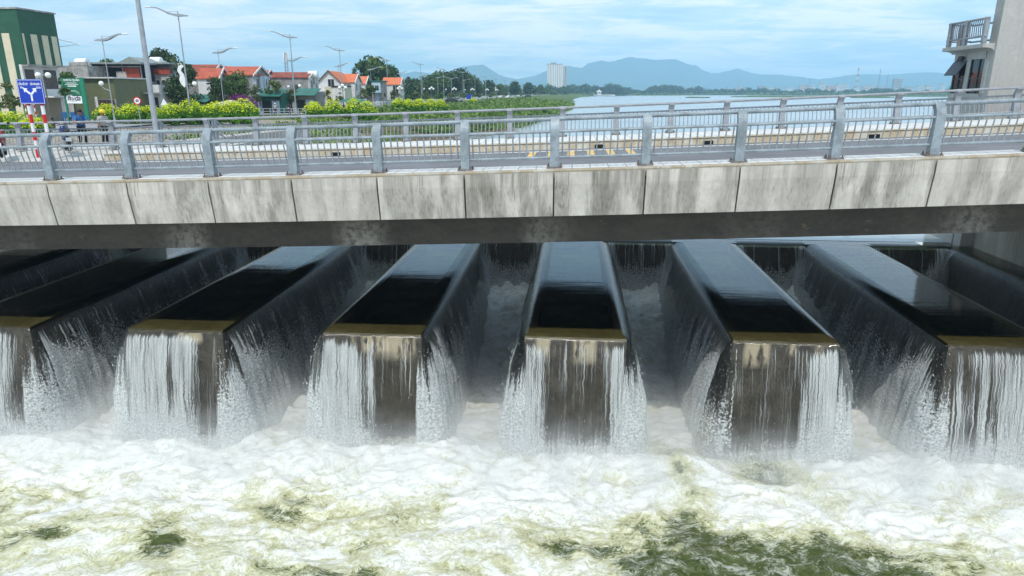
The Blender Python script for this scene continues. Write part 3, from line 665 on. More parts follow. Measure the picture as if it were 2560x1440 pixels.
# mist hanging over the feet of the falls
def mist():
    N = NT('mist'); p = N.co('Object'); sp = N.n('SeparateXYZ', None, Vector=p)
    hgt = N.ss(sp.outputs[2], ZD - .1, ZD + 1.5, 1, 0)
    tt = N.math('ADD', N.math('MULTIPLY', sp.outputs[0], float(T_[0])), N.math('SUBTRACT', N.math('MULTIPLY', sp.outputs[1], float(T_[1])), float(P0 @ T_)))
    band = N.math('MULTIPLY', N.ss(tt, -2.0, .2, 0, 1), N.ss(tt, 1.0, 4.0, 1, .30))
    nz = N.ss(N.noise(p, 1.3, 4, .65), .38, .66)
    den = N.math('MULTIPLY', N.math('MULTIPLY', hgt, band), N.math('MULTIPLY', N.math('ADD', nz, .25), 1.0))
    vol = N.n('VolumePrincipled', None, Color=(.96, .98, 1, 1), Density=den, Anisotropy=.2).outputs[0]
    m = N.done(None, vol)
    mb = MB(); mb.box8([W(-19, -2.4, ZD - .5), W(17.4, -2.4, ZD - .5), W(17.4, 12.6, ZD - .5), W(-19, 12.6, ZD - .5), W(-19, -2.4, ZD + 2.35), W(17.4, -2.4, ZD + 2.35), W(17.4, 12.6, ZD + 2.35), W(-19, 12.6, ZD + 2.35)])
    o = mb.obj('mist', m); struct(o, 'stuff', 'pale mist over the foot of the falls')
mist()

# ------------------------------------------------------------------ river above the weir, banks, far shore
ZL, ZG = -5.99, -3.2
def lake():
    mb = MB(); ys = [29.3]
    P = [W(-60, 13.6, ZL), W(40, 13.6, ZL)]
    xs = np.linspace(-1, 1, 2)
    rows = [13.6, 40, 120, 400, 1200, 2600]
    vs = []
    for t in rows: vs += [W(-70 - t * .6, t, ZL), W(70 + t * 1.2, t, ZL)]
    mb.add(vs, [(2 * i, 2 * i + 1, 2 * i + 3, 2 * i + 2) for i in range(len(rows) - 1)])
    N = NT('river_water'); v = N.co('Object', (.5, 1.2, 1)); h = N.math('ADD', N.noise(v, 1.3, 6, .6), N.math('MULTIPLY', N.noise(v, .06, 3, .5), 3.0))
    nb = N.bump(h, .014, .15)
    c = N.mix((.28, .34, .36), (.36, .42, .43), N.ss(N.noise(N.co('Object', (.3, 1, 1)), .03, 6, .6), .35, .65))
    o = mb.obj('river', N.done(N.bsdf(c, .22, 0, nb, .5))); struct(o)
lake()
WL = np.array([(-24, 20), (-24, 33), (-12, 46), (-11, 62), (-13, 86), (-9, 98), (-3, 106), (1, 122), (6, 150), (14, 205), (21, 255), (33, 380), (48, 560), (80, 820), (120, 1010)], float)   # waterline of the left bank
def wl_x(Y): return np.interp(Y, WL[:, 1], WL[:, 0])
def ground_z(X, Y):
    d = wl_x(Y) - X + (fbm(X * .16, Y * .16, 77) - .5) * np.clip((Y - 70) / 30, 0, 1) * 7
    steep = 1 - sstep(86, 100, Y)
    zr = ZL - .25 + 2.9 * sstep(0, 11, d)                                 # stone slope near the bridge
    zg = ZL - .25 + 1.5 * sstep(-1, 4, d) + 1.5 * sstep(10, 30, d)           # weedy bank further on
    z = zr * steep + zg * (1 - steep)
    return np.minimum(z, ZG - .04) + 0 * X
def terrain():
    xs = np.concatenate([-np.geomspace(1500, 65, 26), np.arange(-63, 40, 1.0), np.geomspace(41, 150, 18)])
    ys = np.concatenate([np.arange(27.2, 130, 1.0), np.geomspace(131, 1060, 75)])
    XX, YY = np.meshgrid(xs, ys); z = ground_z(XX, YY)
    keep = z > ZL - .24; z = np.where(keep, z, ZL - .26)
    N = NT('bank_ground'); v = N.co('Object'); a = N.noise(v, .35, 8, .65); b = N.noise(v, 2.4, 6, .65)
    st = N.attr('stone')
    vor = N.n('TexVoronoi', {'feature': 'DISTANCE_TO_EDGE'}, Vector=N.co('Object', (1, 1, 1)), Scale=1.4)
    stone = N.mix((.10, .085, .06), N.mix((.30, .25, .19), (.42, .38, .31), N.ss(b, .35, .65)), N.ss(vor.outputs[0], .02, .12))
    grass = N.mix((.05, .085, .016), (.12, .155, .035), N.ss(N.math('ADD', N.math('MULTIPLY', a, .5), N.math('MULTIPLY', b, .5)), .38, .62))
    grass = N.mix(grass, (.22, .18, .11), N.ss(a, .60, .70, 0, .7))
    c = N.mix(grass, stone, N.ss(N.math('ADD', st, N.math('MULTIPLY', N.math('SUBTRACT', a, .5), .9)), .4, .6))
    m = N.done(N.bsdf(c, .9, 0, N.bump(b, .5, .08), .2))
    stn = (1 - sstep(78, 96, YY)) * 1.0
    mb = MB(); mb.grid(np.stack([XX, YY, z], -1)); kr = keep.ravel(); mb.f = [q for q in mb.f if any(kr[i] for i in q)]; o = mb.obj('bank', m, None, smooth=True, attrs={'stone': stn}); struct(o)
    # far land: one sheet to the horizon
    N = NT('far_land'); v = N.co('Object'); c = N.mix((.05, .09, .02), (.12, .15, .05), N.ss(N.noise(v, .02, 6, .6), .4, .6))
    mf = N.done(N.bsdf(c, .95, 0, None, .1))
    sh = [(-9000, 1040), (60, 1020), (125, 1035), (200, 1120), (330, 1250), (480, 1190), (610, 1140), (760, 1120), (1500, 1050), (16000, 900)]
    mb = MB(); n = len(sh); vs = [(x, y, ZL - .3) for x, y in sh] + [(x, y + 14, ZL + .5) for x, y in sh] + [(x * 3, 30000, ZL + .5) for x, y in sh]
    mb.add(vs, [(r_ * n + i, r_ * n + i + 1, (r_ + 1) * n + i + 1, (r_ + 1) * n + i) for r_ in (0, 1) for i in range(n - 1)]); o = mb.obj('ground', mf); struct(o)
    # low green bars in the river
    for (px, py, L, Wd) in [(1745, 244.5, 10, 9), (1900, 242.6, 34, 14), (1990, 241.2, 60, 16), (2110, 242.4, 48, 12), (2230, 240.6, 70, 16), (2180, 245, 22, 5), (2330, 242, 40, 10)]:
        c = onz(px, py, ZL); a = np.linspace(0, 2 * math.pi, 41)[:-1]; rr = 1 + .35 * (fbm(np.cos(a) * 1.5 + px, np.sin(a) * 1.5, 5) - .5) * 2
        o1 = np.stack([c[0] + L * rr * np.cos(a), c[1] + Wd * 2.4 * rr * np.sin(a), a * 0 + ZL - .1], -1); o2 = o1 * [1, 1, 1]; o2[:, :2] = c[:2] + (o1[:, :2] - c[:2]) * .93; o2[:, 2] = ZL + .9
        mb = MB(); mb.prism(o1, o2); struct(mb.obj('river_bar', mf))
terrain()
def mountains():
    rid = [(900, 190), (975, 186), (1010, 178), (1045, 172), (1080, 180), (1120, 175), (1150, 163), (1185, 157), (1205, 158), (1225, 168), (1250, 183), (1290, 193), (1330, 186), (1362, 176), (1395, 165), (1413, 157), (1430, 163), (1455, 164), (1472, 152), (1490, 148), (1505, 143), (1520, 146), (1545, 142), (1565, 136), (1580, 134), (1605, 137), (1640, 145), (1665, 143), (1690, 141), (1720, 155), (1740, 155), (1757, 170), (1775, 178), (1800, 178), (1830, 170), (1846, 166), (1865, 174), (1900, 182), (1950, 184), (2000, 190), (2050, 196), (2090, 191), (2130, 182), (2165, 180), (2210, 183), (2250, 181), (2300, 177), (2330, 176), (2380, 178), (2450, 185), (2560, 200), (2700, 205)]
    N = NT('mountain_forest'); v = N.co('Object'); c = N.mix((.025, .05, .035), (.06, .085, .06), N.ss(N.noise(v, .008, 8, .65), .35, .65)); m = N.done(N.bsdf(c, .95, 0, None, .1))
    Y0 = 6500.0
    Xr = np.array([onY(p[0], p[1], Y0)[0] for p in rid]); Zr = np.array([onY(p[0], p[1], Y0)[2] for p in rid])
    xs = np.linspace(-1800, 5500, 420); dd = np.linspace(-1, 1, 44)
    XX, DD = np.meshgrid(xs, dd); Zt = np.interp(XX, Xr, Zr, left=100, right=75)
    Zt = Zt + 16 * (fbm(XX * .02, XX * 0, 3, 6, .6) - .5)
    cut = 1 - np.abs(DD) ** .85
    spur = ridge(XX * .0022, DD * 1.6 + 3, 8, 5); 
    Z = ZL + (Zt - ZL) * cut * (1 - .55 * np.abs(DD) ** .5 * (1 - spur) * 1.2)
    XX2 = XX * (1 + DD * 1300 / Y0) 
    mb = MB(); mb.grid(np.stack([XX2, Y0 + DD * 1300 + 0 * XX, Z], -1)); o = mb.obj('mountains', m, None, smooth=True); struct(o)
mountains()

# ------------------------------------------------------------------ control tower on the right bank
M_glass = pm('dark_window_glass', (.025, .03, .035), .06, 0, .1, 1, 0, .9)
M_frame = pm('dark_window_frame', (.05, .055, .06), .45, 0, .1)
M_shutter = pm('tinted_sash', (.085, .095, .115), .5, 0, .1, 2, 0, .3)
def tower():
    r = thing('control_tower', W(20, 14.5, -3), 'tall pale concrete gate tower with railed balcony above a glazed control room', 'tower')
    T0 = 13.0; sw = ont(2483, 150, T0)[0]
    def tt(px, py): return ons(px, py, sw)[0]
    def zz(px, py, s=None): return ons(px, py, sw if s is None else s)[1]
    te = tt(2381, 180); zb = zz(2440, 234); zt = zz(2440, 148); zc = zz(2440, 131); ztop = 10.5; th = .30; lean = .30 / 4
    # front wall slab (downstream face), tall
    mb = MB(); mb.box8([W(sw + .03, T0, -6.6), W(sw + 6, T0, -6.6), W(sw + 6, T0 + .55, -6.6), W(sw + .03, T0 + .55, -6.6), W(sw + .03, T0, ztop), W(sw + 6, T0, ztop), W(sw + 6, T0 + .55, ztop), W(sw + .03, T0 + .55, ztop)]); mb.obj('wall', M_tower, r, bevel=.03)
    bbox('wall', M_tower, r, sw + 1.2, sw + 6, T0 + .553, te + .3, -6.6, zz(2470, 108))
    bbox('base_wall', M_tower, r, sw + .0, sw + 1.197, T0 + .553, te + .02, -6.6, zb)
    bbox('lintel', M_tower, r, sw + .0, sw + 1.197, T0 + .553, te, zt, zc)
    c1, c2, c3 = tt(2463, 190), tt(2421, 190), tt(2411, 190)
    bbox('column', M_tower, r, sw + .004, sw + .3, T0 + .553, c1, zb + .002, zt - .002); bbox('column', M_tower, r, sw + .004, sw + .3, c2, c3, zb + .002, zt - .002)
    h = zt - zb
    for a, b in ((c1, c2), (c3, te - .06)):
        w = bbox('window', M_glass, r, sw + .045, sw + .07, a + .002, b - .002, zb + .003, zt - .003); mb = MB()
        def bar(t0, t1, z0, z1): mb.box8([W(x, y, z) for z in (z0, z1) for x, y in ((sw + .012, t0), (sw + .043, t0), (sw + .043, t1), (sw + .012, t1))])
        for y in (a + .004, (a + b) / 2 - .025, b - .06): bar(y, y + .05, zb + .005, zt - .005)
        bar(a + .056, b - .062, zb + h * .42, zb + h * .42 + .05); mb.obj('frame', M_frame, w)
    bbox('column', M_frame, r, sw + .03, sw + .25, te - .055, te, zb + .003, zt - .003)
    mb = MB(); y0, y1 = c3 + .08, te + .05; z1 = zt - .04; L = .52; ox = .30
    mb.box8([W(sw - ox, y0, z1 - L), W(sw - ox + .03, y0, z1 - L - .03), W(sw - ox + .03, y1, z1 - L - .03), W(sw - ox, y1, z1 - L), W(sw + .02, y0, z1), W(sw + .05, y0, z1 - .03), W(sw + .05, y1, z1 - .03), W(sw + .02, y1, z1)])
    sh = mb.obj('open_sash', M_shutter, r)
    ov = .40; zs1 = zz(2470, 107, sw - ov); zs0 = zs1 - .15; t0, t1 = T0 + .10, te + .30
    pr = [(sw - ov, zs1), (sw - ov, zs0)] + [(sw - ov + .06 + (ov - .06) * math.sin(q * math.pi / 2), zs0 - (zs0 - zc) * (1 - math.cos(q * math.pi / 2))) for q in np.linspace(0, 1, 9)] + [(sw + 1.19, zc), (sw + 1.19, zs1)]
    mb = MB(); mb.prism(np.array([W(x, t0, z) for x, z in pr]), np.array([W(x, t1, z) for x, z in pr])); mb.obj('balcony_slab', M_tower, r, bevel=.012)
    sr = sw - ov + .10; hr = .96
    ts = [T0 + .30, (T0 + te) / 2 + .25, te + .05]
    for y in ts: mb = MB(); mb.box(W(sr, y, zs1 + hr / 2), (.17, .17, hr), -PHI); mb.obj('post', M_steel2, r, bevel=.04)
    for x, y in ((sr + .45, te + .16), (sr + .62, T0 + .42)): mb = MB(); mb.box(W(x, y, zs1 + hr / 2 - .05), (.15, .15, hr - .1), -PHI); mb.obj('post', M_steel2, r, bevel=.04)
    mb = MB()
    for z in (hr - .05, .27): mb.tube([W(sr - .02, ts[0] - .1, zs1 + z), W(sr - .02, te + .2, zs1 + z)], .042, 10); mb.tube([W(sr, te + .17, zs1 + z - .04), W(sr + .9, te + .17, zs1 + z - .04)], .036, 8); mb.tube([W(sr + .9, ts[0] + .2, zs1 + z - .06), W(sr + .9, te + .17, zs1 + z - .06)], .036, 8)
    mb.obj('rail', M_steel2, r, smooth=True); mb = MB()
    for a, b in ((ts[0], ts[1]), (ts[1], ts[2])):
        for q in range(8): y = a + .09 + (b - a - .18) * (q + .5) / 8; mb.tube([W(sr, y, zs1 + .27), W(sr - .03, y, zs1 + .6), W(sr, y, zs1 + hr - .05)], .020, 6)
    mb.obj('baluster_panel', M_steel2, r, smooth=True)
    fl = MB(); tf_ = tt(2412, 143); c = W(sw - .14, tf_, zt + .06); fl.box(c, (.12, .30, .17), -PHI, np.array(Matrix.Rotation(R(25), 3, 'Y'))); fl.tube([c, W(sw, tf_, zt + .08)], .02, 6)
    o = fl.obj('floodlight', pm('black_metal', (.04, .04, .042), .5), None, bevel=.01); tag(o, 'small dark floodlight fixed above the tower window', 'floodlight')
tower()

# ------------------------------------------------------------------ left bank: roads, paths
def poly(name, mat, pts, z, th=.06, kind='structure'):
    p = np.array([(x, y, z) for x, y in pts], float); mb = MB(); mb.prism(p - [0, 0, th], p); return struct(mb.obj(name, mat), kind)
NL = np.array([(-37, 55), (-36, 74), (-34.5, 104), (-35, 135), (-32.5, 179), (-28, 210), (-24.5, 251), (-20, 297), (-10, 447), (8, 600), (40, 800), (75, 1000)])
rdp = [(x - .8, y) for x, y in NL] + [(x - 8.2, y) for x, y in NL[::-1]]
poly('road', M_road2, rdp, ZG + .012)
M_pave2 = pm('pale_pavement', (.40, .37, .34), .85, 0, .15, 1.5)
poly('pavement', M_pave2, [(-9.4 + x, y) for x, y in NL[:6]] + [(-110, 230), (-110, 50), (-48, 50)][0:3], ZG + .008)
poly('pavement', pm('promenade_tiles', (.40, .35, .31), .85, 0, .18, 1.5), [(x + 3.6, y) for x, y in NL[2:]] + [(x - .6, y) for x, y in NL[:1:-1]], ZG + .010)
a, b = onz(395, 362, -2.95), onz(765, 321, -2.95); d = (b - a) / np.linalg.norm(b - a); nrm = np.array([-d[1], d[0], 0]) * 1.3
poly('path', M_pave2, [(a - d * 14)[:2], b[:2], (b + nrm)[:2], (a - d * 14 + nrm)[:2]], -2.93, 1.2)
bp = slab('pavement', pm('junction_concrete', (.50, .47, .43), .85, 0, .14, 1.2), -40, -11.6, [(8.4, -.238), (11.25, -.03), (14.2, -.03), (14.2, -1.4), (8.4, -1.0)]); struct(bp)
# ------------------------------------------------------------------ leaves
def leaf_mat(name, lo, hi, tip=None):
    N = NT(name); t = N.attr('tone'); c = N.mix(lo, hi, N.ss(t, 0.05, .95))
    if tip: c = N.mix(c, tip, N.ss(N.attr('young'), .35, .75))
    d = N.bsdf(c, .55, 0, None, .35); tl = N.n('BsdfTranslucent', None, Color=c).outputs[0]
    return N.done(N.mixsh(d, tl, .3))
M_leaf = {'dark': leaf_mat('dark_leaves', (.022, .052, .012), (.065, .115, .024)), 'mid': leaf_mat('mid_green_leaves', (.035, .08, .016), (.10, .165, .035)),
          'olive': leaf_mat('olive_leaves', (.055, .085, .02), (.15, .19, .05)), 'bright_tone': leaf_mat('hedge_leaves', (.05, .19, .006), (.16, .38, .010), (.62, .70, .010)),
          'magenta': leaf_mat('magenta_blossom', (.11, .02, .10), (.28, .05, .26)), 'weed': leaf_mat('weed_leaves', (.06, .14, .018), (.24, .34, .06))}
M_bark = pm('bark', (.13, .105, .08), .9, 0, .25, 6, .5)
def quads(P, nrm, size, rg, asp=1.7):
    n = len(P); a = rg.normal(size=(n, 3)); a -= nrm * (a * nrm).sum(1, keepdims=True); a /= np.linalg.norm(a, axis=1, keepdims=True) + 1e-9
    b = np.cross(nrm, a); s = size[:, None]
    V = np.stack([P - a * s * asp * .5, P + b * s * .42 - a * s * .05, P + a * s * asp * .5, P - b * s * .42 - a * s * .05], 1).reshape(-1, 3)
    return V, [(4 * i, 4 * i + 1, 4 * i + 2, 4 * i + 3) for i in range(n)]
def leafcloud(blobs, n, size, seed, name, mat, shell=.55, up=.35, young=False, parent=None):
    rg = np.random.default_rng(seed); blobs = np.array(blobs, float); w = blobs[:, 3] ** 2; ix = rg.choice(len(blobs), n, p=w / w.sum())
    d = rg.normal(size=(n, 3)); d /= np.linalg.norm(d, axis=1, keepdims=True); rr = (shell + (1 - shell) * rg.random(n) ** .5) * (1 + .12 * rg.normal(size=n))
    P = blobs[ix, :3] + d * (blobs[ix, 3] * rr)[:, None] * np.array([1, 1, .82])
    nr = d + rg.normal(size=(n, 3)) * .7 + [0, 0, up]; nr /= np.linalg.norm(nr, axis=1, keepdims=True)
    V, f = quads(P, nr, size * (.65 + .7 * rg.random(n)), rg)
    tone = np.clip(.5 + .22 * rg.normal(size=n) + .35 * (rg.random(len(blobs))[ix] - .5), 0, 1)
    at = {'tone': np.repeat(tone, 4)}
    if young:
        h = (P[:, 2] - P[:, 2].min()) / np.ptp(P[:, 2]); at['young'] = np.repeat(np.clip((rr - .85) * 2.0 * (h > .5) + 1.5 * (h - .44) + .05 * rg.normal(size=n), 0, 1), 4)
    mb = MB(); mb.v = [V]; mb.f = f; mb.n = len(V); return mb.obj(name, mat, parent, attrs=at, local=True)
def tree(loc, h, w, kind, label, seed, style='round', group=None, n=None, name='tree'):
    rg = np.random.default_rng(seed); r = thing(name, loc, label, 'tree', group, rg.random() * 6)
    trunk_h = h * (.16 if style == 'round' else .42 if style == 'street' else .2); R0 = w / 2
    blobs = []
    if style == 'bamboo':
        for _ in range(26): q = rg.random() ** .7; a = rg.random() * 6.3; rad = R0 * (1 - .55 * q) * rg.random() ** .5; blobs.append((rad * math.cos(a), rad * math.sin(a), trunk_h + (h - trunk_h) * q * .95, R0 * (.22 + .16 * rg.random())))
    else:
        nb = 22 if style == 'round' else 10
        for _ in range(nb):
            a = rg.random() * 6.3; q = rg.random(); rad = R0 * .80 * math.sin(math.pi * (.22 + .68 * q)) * rg.random() ** .4
            blobs.append((rad * math.cos(a), rad * math.sin(a), trunk_h + (h - trunk_h) * (.12 + .80 * q), R0 * (.30 + .22 * rg.random())))
    cnt = n or int(2200 if style == 'round' else 500 if style == 'street' else 2600)
    leafcloud(blobs, cnt, max(.16, w * (.062 if style != 'street' else .085)), seed + 1, 'crown', M_leaf[kind], .35, .3, parent=r)
    mb = MB(); mb.tube([(0, 0, -.3), (.02 * w, 0, trunk_h * .6), (0, .02 * w, trunk_h * 1.2), (.02 * w, 0, h * .72)], [h * .022 + .03, h * .018 + .02, h * .015, h * .004], 7)
    for b in blobs[:7]: mb.tube([(0, .01 * w, trunk_h * .95), (b[0] * .5, b[1] * .5, (trunk_h + b[2]) / 2), tuple(b[:3])], [h * .010, h * .007, h * .002], 5)
    mb.obj('trunk', M_bark, r, smooth=True, local=True); return r
def gz(X, Y): return float(ground_z(np.array([X]), np.array([Y]))[0])
def T(px, top, Y, wpx, kind, label, style='round', group=None, base=None, n=None):
    p = onY(px, top, Y); zb = gz(p[0], Y) if base is None else base; dep = Y * math.cos(PITCH) - zb * math.sin(PITCH)
    return tree((p[0], Y, zb), p[2] - zb, wpx * dep / FPX, kind, label, int(px * 7 + Y), style, group, n)
T(400, 124, 142, 100, 'dark', 'big dark tree rising behind the houses, beside the tall grey pole')
T(262, 147, 128, 62, 'mid', 'feathery green tree showing above the long flat metal roof')
T(455, 163, 99, 88, 'dark', 'dense dark green tree behind the lamp post with the white ornament')
T(537, 188, 101, 58, 'dark', 'narrow dark tree before the white gabled house, beside the tall lamp')
T(585, 182, 104, 74, 'mid', 'bushy green tree before the grey blank wall, above the magenta blossom')
T(638, 212, 106, 36, 'olive', 'thin pale street tree beside the green shed wall', 'street')
T(684, 203, 108, 48, 'olive', 'sparse pale street tree over the dark green shed awning', 'street')
T(727, 224, 112, 40, 'olive', 'thin street tree before the grey wall, by the second big lamp', 'street')
T(785, 222, 118, 34, 'olive', 'small thin street tree in front of the white gable house', 'street')
T(172, 186, 76, 62, 'mid', 'small leafy street tree between the blue sign and the green billboard', 'street', n=800)
T(12, 205, 68, 56, 'olive', 'thin olive tree before the striped wall at the left border', 'street')
T(318, 235, 93, 52, 'mid', 'round light green bush beside the white wall, behind the speed sign', n=900)
T(938, 150, 212, 120, 'mid', 'huge plumed bamboo clump towering over the orange roofed houses', 'bamboo')
T(886, 164, 205, 30, 'dark', 'small dark tree on the left of the bamboo clump', 'round')
T(975, 168, 222, 60, 'mid', 'rounded right shoulder tree next to the huge bamboo clump')
for i, (px, top, Y, w, kd, lb) in enumerate([(1035, 200, 262, 66, 'dark', 'dark tree at the foot of the left mountain, right of the white orange roofed house'), (1085, 188, 300, 78, 'mid', 'tree at the left of the wood below the mountain'), (1118, 183, 325, 60, 'dark', 'dark tree in the middle of the wood below the mountain'), (1150, 176, 330, 62, 'dark', 'tallest tree of the wood below the mountain'), (1182, 188, 345, 58, 'mid', 'tree ending the wood below the mountain on its right'), (1020, 190, 300, 20, 'dark', 'lone thin tree against the mountain left of the wood'),
    (1222, 200, 430, 34, 'dark', 'single dark tree standing on the right of the wood'), (1250, 210, 480, 36, 'mid', 'low green tree between the single dark tree and the paired ones'), (1287, 205, 520, 36, 'dark', 'dark left tree of the pair before the white tower block'), (1325, 208, 600, 34, 'dark', 'dark right tree of the pair before the white tower block'), (1350, 214, 700, 30, 'mid', 'small tree just before the white tower block')]):
    T(px, top, Y, w, kd, lb, 'round', 'trees along the riverside road')
k = 0
names = ['before the orange roofed house', 'behind the round shrubs', 'under the bamboo clump', 'by the blue house', 'by the white house', 'at the wood']
for px, top, Y, w, lb in [(818, 226, 128, 26, 'small street tree at the left end of the clipped row, before the orange roof'), (848, 229, 132, 24, 'small street tree next to the third big lamp'), (905, 222, 150, 30, 'small street tree behind the green canopy'), (928, 214, 158, 42, 'broad street tree before the blue house'), (952, 228, 165, 26, 'small street tree right of the blue house'), (985, 228, 172, 30, 'small street tree before the white wall with orange roof'), (1012, 229, 182, 28, 'small street tree just right of the white house'), (1040, 232, 192, 30, 'small street tree under the fifth big lamp'),
    (1068, 233, 205, 30, 'small street tree before the middle of the wood'), (1098, 234, 222, 28, 'small street tree behind the long yellow hedge end'), (1128, 234, 245, 26, 'small street tree by the parked vehicles'), (1160, 233, 268, 24, 'small street tree below the tallest wood tree'), (1195, 233, 300, 22, 'small street tree before the right end of the wood'), (1230, 233, 340, 20, 'small street tree under the single dark tree'), (1262, 232, 390, 18, 'small street tree left of the tree pair'), (1300, 231, 450, 18, 'small street tree between the tree pair')]:
    T(px, top, Y, w, 'olive' if k % 3 else 'mid', lb, 'street', 'clipped street trees along the promenade', n=420); k += 1
# clipped yellow green shrubs
def shrub(px, top, Y, hw, label, seed):
    p = onY(px, top, Y); zb = min(gz(p[0], Y), ZG); dep = Y * math.cos(PITCH); w = hw * 1.16 * dep / FPX; h = p[2] + .22 - zb
    r = thing('shrub', (p[0], Y, zb), label, 'shrub', 'clipped yellow green shrubs', seed * 1.3)
    rg = np.random.default_rng(seed); bl = [(0, 0, h * .46, min(w, h * .56) * .92), (0, 0, h - w * .50, w * .58)]
    for _ in range(11): a = rg.random() * 6.3; q = .22 + .40 * rg.random(); rad = w * (.52 - .35 * max(0, q - .4)); bl.append((rad * math.cos(a), rad * math.sin(a), h * q, w * (.36 + .10 * rg.random())))
    leafcloud(bl, 3600, .135 if Y < 90 else .17, seed + 3, 'foliage', M_leaf['bright_tone'], .78, .8, True, parent=r)
    mb = MB()
    for _ in range(6): a = rg.random() * 6.3; mb.tube([(0, 0, -.2), (.25 * w * math.cos(a), .25 * w * math.sin(a), h * .4), (.5 * w * math.cos(a), .5 * w * math.sin(a), h * .7)], [.05, .04, .02], 5)
    mb.obj('stem', M_bark, r, local=True)
for i, (px, top, Y, hw, lb) in enumerate([(22, 284, 56, 62, 'big yellow green shrub at the left border below the blue sign'), (75, 303, 55, 40, 'lower shrub between the left border shrub and the sign post'), (268, 264, 74, 34, 'first shrub of the near row, beside the yellow helmet'), (326, 262, 73, 36, 'second shrub of the near row, below the round speed sign'), (378, 268, 74, 30, 'shrub of the near row hidden behind the tall grey pole'), (425, 264, 72, 32, 'shrub of the near row just right of the tall grey pole'), (474, 252, 74, 38, 'tallest shrub of the near row, below the dark tree'), (508, 270, 75, 26, 'low shrub filling the dip of the near row'), (540, 258, 73, 36, 'third shrub from the right end of the near row'), (578, 256, 74, 30, 'second shrub from the right end of the near row'), (608, 251, 73, 36, 'round shrub ending the near row on the right'),
    (784, 256, 98, 27, 'first shrub of the second row, right of the passing motorbikes'), (832, 251, 97, 25, 'shrub under the third big lamp'), (884, 249, 98, 25, 'domed shrub in the second row below the green canopy'), (917, 256, 99, 24, 'shrub ending the second row on the right'), (996, 248, 128, 20, 'left end shrub of the long yellow hedge'), (1022, 250, 129, 17, 'second shrub of the long yellow hedge'), (1048, 249, 130, 18, 'middle shrub of the long yellow hedge'), (1076, 249, 131, 17, 'fourth shrub of the long yellow hedge'), (1101, 250, 132, 16, 'right end shrub of the long yellow hedge'), (1181, 247, 200, 14, 'single far shrub by the white promenade fence')]):
    shrub(px, top, Y, hw, lb, 50 + i)
p = onY(600, 236, 101); r = thing('blossom_bush', (p[0], 101, ZG), 'magenta flowering bush below the bushy green tree', 'bush')
leafcloud([(0, 0, 2.2, .9), (1, 0, 2.0, .8), (-1, .2, 2.1, .8), (1.8, 0, 1.6, .6), (0, 0, 1.2, .9)], 900, .2, 5, 'blossom', M_leaf['magenta'], .4, .4, parent=r)
mb = MB(); mb.tube([(0, 0, -.2), (.1, 0, 1), (0, 0, 2)], [.08, .06, .03], 6); mb.obj('stem', M_bark, r, local=True)
# weeds on the bank, drift wood in the cove, far woods
def weeds():
    rg = np.random.default_rng(12); n = 26000
    Y = 96 + 240 * rg.random(n) ** 1.6; d = np.where(rg.random(n) < .25, rg.random(n) * 4 - 1, rg.random(n) * 26); X = wl_x(Y) - d
    cl = fbm(X * .22, Y * .16, 91); kp = (cl > .40) & (X > np.interp(Y, NL[:, 1], NL[:, 0]) + 4); X, Y, cl = X[kp], Y[kp], cl[kp]; n = len(X)
    z = ground_z(X, Y); h = (.35 + 2.2 * np.clip(cl - .40, 0, 1)) * (.6 + .9 * rg.random(n)) * 1.1
    P = np.stack([X, Y, np.maximum(z, ZL - .05) + h * rg.random(n)], -1); nr = rg.normal(size=(n, 3)) + [0, -.3, .5]; nr /= np.linalg.norm(nr, axis=1, keepdims=True)
    V, f = quads(P, nr, .22 + .28 * rg.random(n) + .0012 * (Y - 90), rg, 2.0); mb = MB(); mb.v = [V]; mb.f = f; mb.n = len(V)
    o = mb.obj('weeds', M_leaf['weed'], None, attrs={'tone': np.repeat(np.clip(.45 + .25 * rg.normal(size=n) + .9 * (fbm(X * .5, Y * .5, 4) - .5), 0, 1), 4)}); struct(o, 'stuff')
    n = 900; Y = 84 + 24 * rg.random(n); X = wl_x(Y) - 1.5 + 7 * rg.normal(size=n) * .5; mb = MB()
    for x, y in zip(X, Y):
        a = rg.random() * 6.3; L = .5 + 1.4 * rg.random(); zz = max(gz(x, y), ZL) + .1 + .25 * rg.random(); mb.tube([(x, y, zz), (x + L * math.cos(a), y + L * math.sin(a), zz + .2 * rg.normal())], .035, 4, False)
    struct(mb.obj('driftwood_litter', pm('drift_wood', (.22, .16, .10), .9, 0, .3, 3)), 'stuff')
    n = 700; Y = 48 + 46 * rg.random(n); X = wl_x(Y) - 12 * rg.random(n); kp = fbm(X * .4, Y * .4, 17) > .5; X, Y = X[kp], Y[kp]; m_ = len(X) * 12
    X = np.repeat(X, 12) + rg.normal(size=m_) * .3; Y = np.repeat(Y, 12) + rg.normal(size=m_) * .3
    P = np.stack([X, Y, ground_z(X, Y) + .05 + .4 * rg.random(m_)], -1); nr = rg.normal(size=(m_, 3)) + [0, -.3, .5]; nr /= np.linalg.norm(nr, axis=1, keepdims=True)
    V, f = quads(P, nr, .12 + .14 * rg.random(m_), rg, 2.2); mb = MB(); mb.v = [V]; mb.f = f; mb.n = len(V)
    struct(mb.obj('slope_weeds', M_leaf['weed'], None, attrs={'tone': np.repeat(rg.random(m_), 4)}), 'stuff')
weeds()
